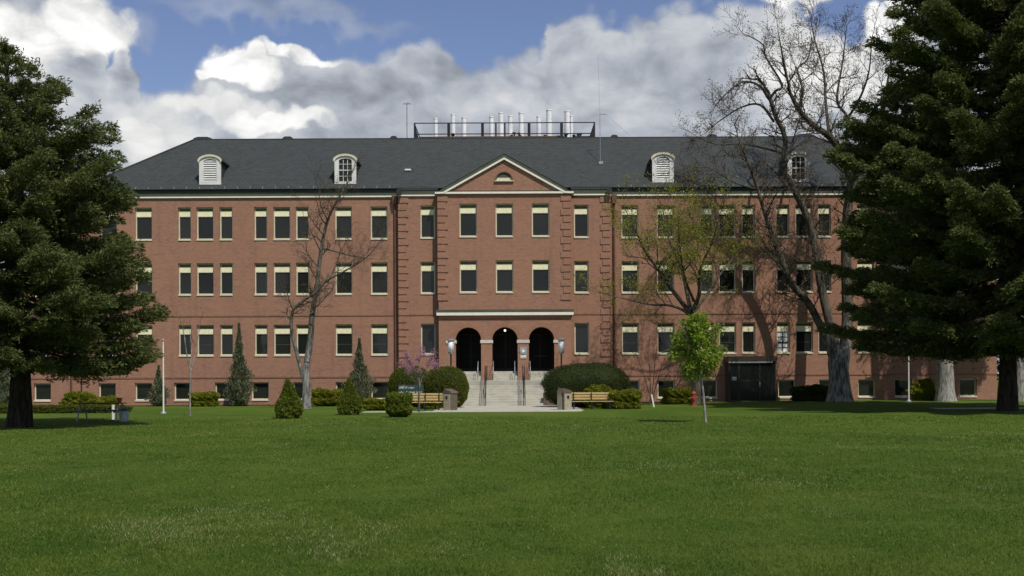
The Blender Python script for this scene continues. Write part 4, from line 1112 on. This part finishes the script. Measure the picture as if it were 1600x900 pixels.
# spruces ----------------------------------------------------------------
def spruce(name, px, d, prof, label, trunk_r, seed, zlow, nb=1.0, spray=.24, material='spruce_needles', trunk_mat='bark_dark', lean=0, visible_side=None, card_n=3, jit=.07, pad=1.0, pn_=230, pk=1.25, jz=.14, cat='spruce', step=.36, dens=1.0):
    rs = random.Random(seed); base = foot(px, d)
    root = empty(name, base); tag(root, label, cat)
    H = prof[-1][0]; zz = [p[0] for p in prof]; rr = [p[1] for p in prof]
    t = Tubes()
    def axis(z): return np.array([lean*(z/H)**1.5*2 + .06*math.sin(z*.7), .05*math.sin(z*.5+1), z])
    hs = np.linspace(0, H*.985, 16)
    tr = [trunk_r*(1.28 if i == 0 else 1.08 if i == 1 else 1)*(1-h/H)**.8+.02 for i, h in enumerate(hs)]
    hs[0] = -.1
    t.add([axis(max(h,0)) if h >= 0 else np.array([0,0,h]) for h in hs], tr, 12); t.build('trunk', trunk_mat, root)
    bt = Tubes(); C = []; Dd = []; S = []; PC = []; PD_ = []
    z = zlow
    while z < H-.15:
        k = max(3, int((4+rs.random()*3)*nb))
        a0 = rs.random()*6.28
        for i in range(k):
            a = a0+i*6.283/k+rs.uniform(-.35,.35); zb = z+rs.uniform(-jz,jz)
            f = (z/H)
            droop = .30-.55*f if f < .8 else -.25-.8*(f-.8)
            rp = np.interp(min(H, zb-droop*1.2), zz, rr)
            L = 1.06*rp*rs.uniform(.80,1.03)*(1+.05*math.sin(a*2+seed+z*.9)+.05*math.sin(a*3-z*1.7))
            if L < .12: L = .12
            o = axis(min(max(zb,0),H)); dv = np.array([math.cos(a), math.sin(a), 0.0])
            m = max(4, int(L/.35)+3); pts_ = []
            sw = rs.uniform(-.15,.15); perp = np.array([-dv[1], dv[0], 0])
            for q in range(m):
                u = q/(m-1)
                pts_.append(o+dv*L*u+perp*sw*L*u*u+np.array([0,0,L*(-droop*u*1.0-.06*math.sin(u*3.1)+.10*u**3)]))
            rb = .018+.010*L
            if L > .5: bt.add(pts_, [rb*(1-.85*q/(m-1)) for q in range(m)], 4)
            # rounded, drooping pads of sprays on the outer part of the bough
            Pn = np.array(pts_)
            npad = max(1, int(L*pk))
            for q in range(npad):
                u = 1-.66*(q+rs.random()*.6)/npad; fi = u*(m-1)*.999; i0 = int(fi)
                p = Pn[i0]+(Pn[i0+1]-Pn[i0])*(fi-i0); wid = .16+.30*L*(1-u)*.75
                p = p+perp*rs.uniform(-1,1)*wid
                pr_ = (.24+.075*min(L,5))*rs.uniform(.75,1.2)*pad; cnt = int(pn_*(pr_/.5)**1.6)
                U = unit(rng.normal(size=(cnt,3))); rr_ = rng.uniform(.55,1.0,cnt)[:,None]
                loc_ = U*rr_*np.array([pr_,pr_,pr_*.46]); hr = np.hypot(loc_[:,0],loc_[:,1]); loc_[:,2] -= .42*hr*hr/pr_
                PC.append(p+loc_+np.array([0,0,-.03])); PD_.append(U*np.array([.9,.9,.35])+dv*.55+np.array([0,0,-.10])+np.array([0,0,.12])+rng.normal(size=(cnt,3))*.42)
            # side twigs
            nt = max(3, int(L*(1-.12)/.15*dens)); Pn = np.array(pts_)
            for q in range(nt):
                u = .14+.86*(q+rs.random())/nt
                if u > 1: u = 1
                if u < .3 and L > 2.5 and rs.random() < .5: continue
                fi = u*(m-1); i0 = min(int(fi), m-2); p = Pn[i0]+(Pn[i0+1]-Pn[i0])*(fi-i0)
                tg = unit((Pn[i0+1]-Pn[i0])[None])[0]
                sgn = 1 if q % 2 else -1
                tl = (.26+.40*L*(1-u)*(1 if u > .35 else u/.35)+.10)*rs.uniform(.7,1.25); tl = min(tl, 1.5)
                side = perp*sgn
                dirv = tg*.75+side*.75+np.array([0,0,rs.uniform(-.28,.12)])
                dirv /= np.linalg.norm(dirv)
                ns = max(2, int(tl/(.085/ dens)))
                for s_ in range(ns):
                    v = (s_+rs.random())/ns
                    c = p+dirv*tl*v+np.array([rs.uniform(-.05,.05), rs.uniform(-.05,.05), -.22*tl*v*v+rs.uniform(-.07,.05)])
                    C.append(c); Dd.append(dirv*(.9)+np.array([0,0,-.25*v+.15])); S.append(1)
                # hanging tassels
                if rs.random() < .5 and L > 1:
                    for _ in range(2):
                        v = rs.random(); c = p+dirv*tl*v+np.array([0,0,-rs.uniform(.06,.26)]); C.append(c); Dd.append(np.array([dirv[0]*.4,dirv[1]*.4,-1.0])); S.append(.9)
        z += step*rs.uniform(.7,1.15)
    for q in range(60):      # leader
        h = H-rs.random()*1.0; C.append(axis(h)+np.array([rs.uniform(-.1,.1),rs.uniform(-.1,.1),0])); Dd.append(np.array([rs.uniform(-.6,.6),rs.uniform(-.6,.6),.9])); S.append(.8)
    bt.build('branches', 'bark_brown', root)
    PC = np.concatenate(PC); PD_ = unit(np.concatenate(PD_)); npd = len(PC)
    C = np.array(C); Dd = unit(np.array(Dd)); S = np.array(S)
    C = np.repeat(C, card_n, 0); Dd = np.repeat(Dd, card_n, 0); S = np.repeat(S, card_n); n = len(C)
    Dd = Dd+rng.normal(size=(n,3))*.6+np.array([0,0,.22]); C = C+rng.normal(size=(n,3))*jit
    rnd_ = np.concatenate([np.repeat(rng.random(n//card_n), card_n)*.6+rng.random(n)*.4, rng.random(npd)])
    C = np.concatenate([C, PC]); Dd = np.concatenate([Dd, PD_]); S = np.concatenate([S, np.full(npd, 1.0)]); n = len(C)
    V, Fq = cards(C, Dd, spray*S*rng.uniform(.6,1.15,n), spray*S*rng.uniform(.16,.30,n))
    np_mesh('crown', V, Fq, rnd_, material, root)
    print(name, 'cards', n)
spruce('spruce', 30, 39.3, [(0,0),(1.6,2.0),(2.3,3.2),(2.8,4.3),(3.8,4.75),(5.0,4.95),(5.9,4.7),(6.8,3.9),(7.6,3.7),(8.4,3.9),(9.2,4.1),(9.8,3.2),(10.6,3.1),(11.4,2.7),(12.2,1.9),(13.0,1.15),(13.6,.6),(14.0,.12)],
       'large spruce at the left edge over the picnic table', .36, 11, 2.75, lean=-.25, nb=1.6, spray=.19, dens=1.0, step=.46, card_n=3, jit=.05, pn_=300, pad=.82, pk=1.9)
spruce('spruce', 1574, 52.0, [(0,0),(3.0,2.8),(3.5,6.0),(4.8,7.7),(7,8.0),(9,8.0),(10.5,7.4),(12,7.7),(13.5,7.2),(15,6.0),(16.5,5.7),(18,5.4),(19.6,4.6),(21,3.0),(22.6,.1)],
       'massive dark spruce at the right edge covering the right wing', .38, 5, 3.7, nb=1.3, jz=.34, spray=.26, step=.50, card_n=3, dens=.85, jit=.08, pad=.84, pn_=260, pk=2.0)
spruce('spruce', 1594, 66.0, [(0,0),(6,2),(10,3.6),(14,4.2),(20,3.9),(24,3.2),(27,2.0),(30,.1)],
       'tallest darker conifer with pale trunk rising behind the massive right spruce', .40, 9, 9.0, nb=.8, spray=.34, material='spruce_needles_dark', trunk_mat='bark_pale', step=.7, card_n=2, dens=.7, pn_=90)

# broadleaf / bare trees -------------------------------------------------
def bare_tree(name, label, base_px, d, limbs, seed, bark, twig_mat=None, gen=3, spread=1.0, bud=None, bud_n=2, bud_size=.09, children=1.0, len0=2.2, up=.35, group=None, cat='tree', rscale=1.0, flare=None, twig_r=.006, wob=.18, min_start=.25, budfn=None):
    """limbs: list of ([(px,py,ddepth),...], r0, r1) traced as solid limbs with real depth; twigs grow from them"""
    rs = random.Random(seed); nr = np.random.default_rng(seed); base = foot(base_px, d)
    root = empty(name, base); tag(root, label, cat, group)
    tt = Tubes(); tw = Tubes(); ends = []
    B = np.array(base[:])
    starts = []
    for L_ in limbs:
        pp, r0, r1 = L_[:3]
        P = np.array([np.array(pt(x,y,d+dd)[:])-B for x,y,dd in pp])
        # smooth by subdividing (Catmull-Rom)
        Q = []
        for i in range(len(P)-1):
            p0, p1, p2, p3 = P[max(i-1,0)], P[i], P[i+1], P[min(i+2,len(P)-1)]
            for k in range(4):
                t = k/4; Q.append(.5*((2*p1)+(-p0+p2)*t+(2*p0-5*p1+4*p2-p3)*t*t+(-p0+3*p1-3*p2+p3)*t**3))
        Q.append(P[-1]); Q = np.array(Q); m = len(Q)
        rad = np.linspace(r0, r1, m)
        if len(L_) > 3:       # trunk with root flare
            tl_ = np.linspace(0,1,m); rad = (r1+(r0-r1)*np.exp(-tl_*4.5))*(1-.45*np.clip((tl_-.7)/.3,0,1))
        tt.add(Q, rad, 14 if r0 > .25 else 8 if r0 > .08 else 5)
        starts.append((Q, rad, len(L_) > 3))
    def grow(p, dv, L, r, g):
        m = 5 if g > 0 else 4
        pts_ = [p]; dcur = dv.copy()
        for i in range(m-1):
            dcur = dcur+nr.normal(size=3)*wob+np.array([0,0,up*.22]); dcur /= np.linalg.norm(dcur)
            pts_.append(pts_[-1]+dcur*L/(m-1))
        tw.add(pts_, [max(r*(1-.75*i/(m-1)), twig_r*.7) for i in range(m)], 4 if r > .03 else 3)
        if g == 0:
            ends.append((pts_[-1], dcur)); ends.append((pts_[-2], dcur)); return
        nc = max(2, int((3.2+rs.random()*2.2)*children))
        for c in range(nc):
            u = .25+.75*(c+rs.random()*.8)/nc; u = min(u, 1); fi = u*(m-1); i0 = min(int(fi), m-2)
            q = pts_[i0]+(pts_[i0+1]-pts_[i0])*(fi-i0); tg = unit((pts_[i0+1]-pts_[i0])[None])[0]
            o = nr.normal(size=3); o -= tg*o.dot(tg); o /= np.linalg.norm(o)
            nd = tg*.72+o*.66*spread+np.array([0,0,up*.5]); nd /= np.linalg.norm(nd)
            grow(q, nd, L*rs.uniform(.48,.72), max(r*.55, twig_r), g-1)
        ends.append((pts_[-1], dcur))
    for Q, rad, is_trunk in starts:
        if is_trunk: continue
        seg = np.linalg.norm(np.diff(Q, axis=0), axis=1); tot = seg.sum()
        n = max(3, int(tot/.62*children)); m = len(Q)
        for k in range(n):
            u = min_start+(1-min_start)*(k+rs.random())/n; fi = min(u,.999)*(m-1); i0 = int(fi)
            q = Q[i0]+(Q[i0+1]-Q[i0])*(fi-i0); tg = unit((Q[i0+1]-Q[i0])[None])[0]
            o = nr.normal(size=3); o -= tg*o.dot(tg); o /= np.linalg.norm(o)
            nd = tg*.55+o*.75*spread+np.array([0,0,up]); nd /= np.linalg.norm(nd)
            rr = np.interp(fi, range(m), rad)
            grow(q, nd, len0*rs.uniform(.5,1.1)*(1-.35*u), min(rr*.5, .022*len0+.01), gen-1)
        tg = unit((Q[-1]-Q[-2])[None])[0]; grow(Q[-1], tg, len0*.8, rad[-1]*.95, gen-1)
    tt.build('trunk', bark, root); tw.build('branches', twig_mat or bark, root)
    if bud:
        E = np.array([e[0] for e in ends]); Dv = np.array([e[1] for e in ends])
        if budfn is not None:
            keep = budfn(E, nr); E = E[keep]; Dv = Dv[keep]
        E = np.repeat(E, bud_n, 0); Dv = np.repeat(Dv, bud_n, 0); n = len(E)
        V, Fq = cards(E+nr.normal(size=(n,3))*bud_size*1.3, Dv+nr.normal(size=(n,3))*.9, bud_size*nr.uniform(.6,1.3,n), bud_size*nr.uniform(.4,.7,n), bend=.1)
        np_mesh('crown', V, Fq, nr.random(n), bud, root)
    print(name, 'ends', len(ends))
    return root

# big bare maple right of centre
bare_tree('bare_tree', 'huge bare tree with grey fluted trunk and wide twiggy crown, left of the massive spruce', 1312, 66.7, [
  ([(1312,634,0),(1312,615,0),(1311,590,0),(1308,560,0),(1308,545,0)], 1.08, .56, 'trunk'),
  ([(1310,615,0),(1306,580,-.1),(1297,545,-.3),(1280,505,-.4),(1262,472,-.8),(1234,440,-1.2),(1220,402,-1.4),(1208,372,-1.6),(1196,336,-1.8),(1184,296,-2.0),(1172,262,-2.2),(1160,232,-2.4)], .30, .06),
  ([(1312,610,.0),(1311,570,.1),(1300,520,.3),(1288,470,.5),(1280,430,.6),(1274,390,.7),(1262,342,.6),(1240,295,.5),(1224,262,.3),(1227,217,.1),(1211,180,-.3),(1203,153,-.6)], .32, .11),
  ([(1313,612,0),(1317,570,0),(1324,500,.6),(1322,400,1.0),(1324,330,1.0),(1330,285,.8),(1317,243,.4),(1296,214,.1),(1273,197,-.2),(1250,174,-.5),(1236,148,-.8)], .40, .11),
  ([(1203,153,-.6),(1212,142,-.8),(1222,132,-.9),(1197,90,-1.6),(1192,70,-1.8),(1170,56,-2.2)], .09, .03),
  ([(1203,155,-.6),(1187,134,-1.0),(1160,128,-1.6),(1134,147,-2.2),(1118,165,-2.5)], .09, .025),
  ([(1209,190,-.2),(1188,164,.6),(1160,167,1.3),(1127,187,2.0),(1104,206,2.4)], .09, .02),
  ([(1224,240,.2),(1195,232,1.2),(1160,225,2.2),(1120,226,3.0),(1090,214,3.4)], .07, .02),
  ([(1236,150,-.8),(1228,113,-1.2),(1222,83,-1.4),(1216,50,-1.6)], .09, .025),
  ([(1250,174,-.5),(1253,134,.2),(1246,108,.7),(1262,92,1.3),(1268,60,1.8)], .10, .025),
  ([(1296,214,.1),(1290,158,1.0),(1287,112,1.7),(1274,66,2.4),(1268,38,2.8)], .11, .03),
  ([(1320,250,.5),(1324,186,1.5),(1308,157,2.2),(1317,95,2.8),(1322,48,3.2)], .13, .03),
  ([(1324,186,1.5),(1345,150,.8),(1358,110,.3),(1362,60,0)], .09, .03),
  ([(1330,285,.8),(1352,240,-.3),(1375,190,-.9),(1388,120,-1.4),(1395,70,-1.8)], .16, .03),
  ([(1229,218,.1),(1238,222,-.6),(1250,185,-1.3),(1268,180,-1.6),(1262,206,-1.8)], .05, .02),
  ([(1234,440,-1.2),(1205,400,-2.6),(1170,372,-3.6),(1140,360,-4.2)], .07, .02),
  ([(1184,296,-2),(1150,286,-2.6),(1108,262,-3.0),(1080,262,-3.4)], .055, .018),
  ([(1196,336,-1.8),(1215,300,-2.8),(1240,270,-3.6)], .06, .02),
  ], 21, 'bark_maple', 'bark_brown', gen=3, len0=1.95, bud='bud_brown', bud_n=1, bud_size=.10, children=1.2, up=.25, wob=.22, spread=1.1, min_start=.3, twig_r=.010)
# budding tree behind the sapling
bare_tree('budding_tree', 'spreading tree with sparse yellow green buds behind the bright green sapling', 1088, 63.5, [
  ([(1088,632,0),(1088,600,0),(1086,560,0),(1083,520,0),(1080,484,0)], .34, .22, 'trunk'),
  ([(1080,492,0),(1062,468,-.4),(1042,442,-.8),(1027,419,-1.2),(1010,396,-1.6),(998,370,-1.9),(985,345,-2.2)], .15, .03),
  ([(1080,495,0),(1066,484,.5),(1044,477,1.1),(1016,476,1.8),(981,468,2.4),(955,462,2.8)], .10, .02),
  ([(1079,486,0),(1073,456,.6),(1066,424,1.0),(1054,392,1.5),(1044,370,1.9),(1036,330,2.4)], .13, .03),
  ([(1067,426,1.0),(1088,398,.4),(1091,375,.1),(1098,335,-.5)], .07, .02),
  ([(1082,486,0),(1092,462,-.7),(1093,440,-1.1),(1096,415,-1.6),(1112,380,-2.2),(1122,345,-2.7)], .14, .03),
  ([(1084,488,0),(1106,458,.9),(1128,425,1.8),(1150,400,2.6),(1170,385,3.2)], .10, .02),
  ([(1084,470,0),(1072,440,-1.8),(1064,400,-2.6),(1060,350,-3.2)], .09, .02),
  ], 33, 'bark_brown', 'bark_brown', gen=3, len0=2.2, bud='bud_green', bud_n=4, bud_size=.10, children=1.2, up=.15, spread=1.15, min_start=.3, twig_r=.006)
# two stemmed bare tree on the left
bare_tree('bare_tree', 'two stemmed bare tree with pale trunk before the left wing', 479, 62.0, [
  ([(479,640,0),(479,620,0),(479,600,0),(478,580,0),(480,560,0)], .30, .22, 'trunk'),
  ([(480,565,0),(485,530,0),(487,500,0),(490,478,.1),(495,448,.2),(500,404,.4),(508,358,.5),(518,330,.6),(535,300,.8),(546,280,.9)], .20, .035),
  ([(474,592,0),(466,560,-.3),(457,525,-.5),(455,500,-.6),(460,482,-.7),(478,467,-.8),(492,458,-.9),(512,438,-1.1),(545,420,-1.4),(560,408,-1.6)], .12, .03),
  ([(498,446,.2),(517,431,.8),(528,405,1.3),(536,386,1.6)], .07, .02),
  ([(503,388,.4),(520,392,1.2),(550,400,2.0),(580,404,2.6)], .055, .016),
  ([(502,395,.4),(490,370,-.2),(478,345,-.6)], .045, .015),
  ([(512,345,.5),(502,322,0),(498,300,-.3)], .04, .015),
  ([(545,420,-1.4),(575,400,-2.0),(598,372,-2.4)], .04, .015),
  ], 44, 'bark_left', 'bark_brown', gen=3, len0=1.7, bud='bud_brown', bud_n=1, bud_size=.05, children=1.15, up=.22, spread=1.15, min_start=.3, twig_r=.006)
# pale fluted trunk on the right
bare_tree('bare_tree', 'bare tree with pale deeply fluted trunk below the massive right spruce', 1478, 66.5, [
  ([(1478,634,0),(1477,615,0),(1477,590,0),(1476,560,0),(1476,520,0)], 0.80, .46, 'trunk'),
  ([(1476,530,0),(1462,460,.5),(1450,380,.8),(1445,300,1.2)], .36, .08),
  ([(1478,530,0),(1492,450,.5),(1500,350,1.0),(1502,250,1.5)], .36, .08),
  ], 45, 'bark_pale', 'bark_brown', gen=2, len0=2.0, children=.8)
# small slim bare tree left
bare_tree('bare_sapling', 'slim pale bare sapling on the lawn right of the white pole', 297, 50.8, [
  ([(297,651,0),(297,630,0),(297.5,605,0),(298,580,0)], .06, .045, 'trunk'),
  ([(298,582,0),(292,555,-.2),(288,525,-.4),(284,505,-.5)], .035, .012),
  ([(298,580,0),(304,558,.2),(309,530,.4),(312,508,.5)], .035, .012),
  ([(298,570,0),(299,545,.3),(297,520,.5)], .025, .010)], 46, 'bark_pale', 'bark_grey', gen=2, len0=.8, children=1.0, up=.5, twig_r=.004)
# redbud
bare_tree('blossom_tree', 'small tree with pink blossom over grey stems in front of the yellow bench', 655, 54.6, [
  ([(655,645,0),(655,635,0),(654.5,620,0),(655,606,0)], .07, .05, 'trunk'),
  ([(655,608,0),(652,592,-.2),(646,578,-.4),(640,566,-.5)], .035, .012),
  ([(655,608,0),(659,592,.2),(666,578,.4),(674,566,.5)], .035, .012),
  ([(655,606,0),(655,588,.3),(655,570,.5),(656,560,.6)], .03, .012),
  ([(653,600,0),(642,590,.3),(632,578,.6)], .02, .01),
  ([(657,600,0),(668,592,-.3),(680,582,-.6)], .02, .01)], 47, 'bark_grey', 'bark_grey', gen=3, len0=.44, children=1.0, up=.6, spread=.8, bud='blossom', bud_n=6, bud_size=.06, twig_r=.004,
  budfn=lambda E, nr: E[:,2] > 1.9+nr.random(len(E))*.45)
# reddish bare shrub
bare_tree('bare_shrub', 'vase shaped reddish bare shrub behind the white leaning stake', 1018, 66.0, [
  ([(1018,631,0),(1018,626,0)], .05, .04, 'trunk'),
  ([(1018,628,0),(1010,600,-.2),(1000,570,-.4),(992,548,-.6)], .03, .010),
  ([(1018,628,0),(1026,600,.2),(1034,572,.4),(1044,550,.6)], .03, .010),
  ([(1018,628,0),(1016,595,.4),(1014,565,.7),(1012,540,.9)], .03, .010),
  ([(1018,628,0),(1021,595,-.4),(1024,562,-.7),(1026,545,-.9)], .03, .010)], 48, 'bark_red', 'bark_red', gen=3, len0=.75, children=.95, up=.4, twig_r=.004, bud='bud_brown', bud_n=2, bud_size=.04, cat='shrub')
# bright green sapling with leaves
def sapling():
    d = 40.8; root = bare_tree('green_sapling', 'bright green young tree with slim pale trunk on the open lawn', 1102.5, d, [
      ([(1102.5,661,0),(1101,640,0),(1099,615,0),(1096,592,0),(1095,570,0)], .065, .04, 'trunk'),
      ([(1095,575,0),(1092,545,.1),(1089,515,.1),(1084,485,.1)], .035, .010),
      ([(1096,585,0),(1080,560,.3),(1064,545,.5)], .02, .008),
      ([(1096,582,0),(1112,560,-.3),(1128,545,-.5)], .02, .008),
      ([(1093,550,0),(1108,528,.4),(1122,515,.6)], .018, .008),
      ([(1092,545,0),(1074,528,-.4),(1066,510,-.5)], .018, .008)], 49, 'bark_pale', 'bark_grey', gen=2, len0=.55, children=1.0, up=.5, twig_r=.004)
    B = np.array(root.location[:]); n = 4600
    # crown volume: clumps around an egg
    nc = 52; cc = []
    while len(cc) < nc:
        u = rng.uniform(-1,1,3)
        if (u**2).sum() > 1: continue
        z = u[2]; wid = 1.0 if z < .1 else 1-(z-.1)*.68
        k_ = rng.uniform(.8,1.22); cc.append((u[0]*1.02*wid*k_+(-.05), u[1]*.95*wid*k_, z*1.32*(.9+.1*k_)))
    cc = np.array(cc); ctr = np.array(pt(1092,548,d)[:])-B
    ctr[2] += .18
    sel = rng.integers(0, nc, n); P = cc[sel]+rng.normal(size=(n,3))*.125+ctr
    Dr = rng.normal(size=(n,3))+np.array([0,0,-.2])
    V, Fq = cards(P, Dr, rng.uniform(.09,.17,n), rng.uniform(.06,.11,n), bend=.12)
    np_mesh('crown', V, Fq, rng.random(n), 'spring_leaf', root)
sapling()

# trees beyond the building ends
def far_tree(px, d, h, w, label, seed, first=None):
    base = foot(px, d)
    root = empty('background_tree', base); tag(root, label, 'tree', 'trees beyond the ends of the building')
    t = Tubes(); t.add([(0,0,-.1),(0.1,0,h*.3),(0,.1,h*.7)], [.35,.25,.08], 8)
    r_ = np.random.default_rng(seed)
    cc = r_.normal(size=(60,3)); cc = unit(cc)*r_.random((60,1))**.4*np.array([w/2,w/2,h*.42])+np.array([0,0,h*.56])
    for c in cc[:14]: t.add([(0,0,h*.25),tuple(c*.5+np.array([0,0,h*.2])),tuple(c)], [.12,.07,.02], 5)
    t.build('trunk', 'bark_brown', root)
    n = 12000; sel = r_.integers(0,60,n); P = cc[sel]+r_.normal(size=(n,3))*np.array([w*.09,w*.09,h*.05])
    V, Fq = cards(P, r_.normal(size=(n,3)), r_.uniform(.2,.4,n), r_.uniform(.12,.22,n)); np_mesh('crown', V, Fq, r_.random(n), 'hedge_far', root)
far_tree(1600, 84, 9, 7, 'dark bushy tree beyond the right end of the building', 1)
far_tree(1720, 92, 11, 9, 'taller bushy tree far right beyond the building end', 2)
far_tree(-30, 86, 9, 7, 'dark bushy tree beyond the left end of the building', 3)
far_tree(-150, 94, 11, 9, 'taller bushy tree far left beyond the building end', 4)
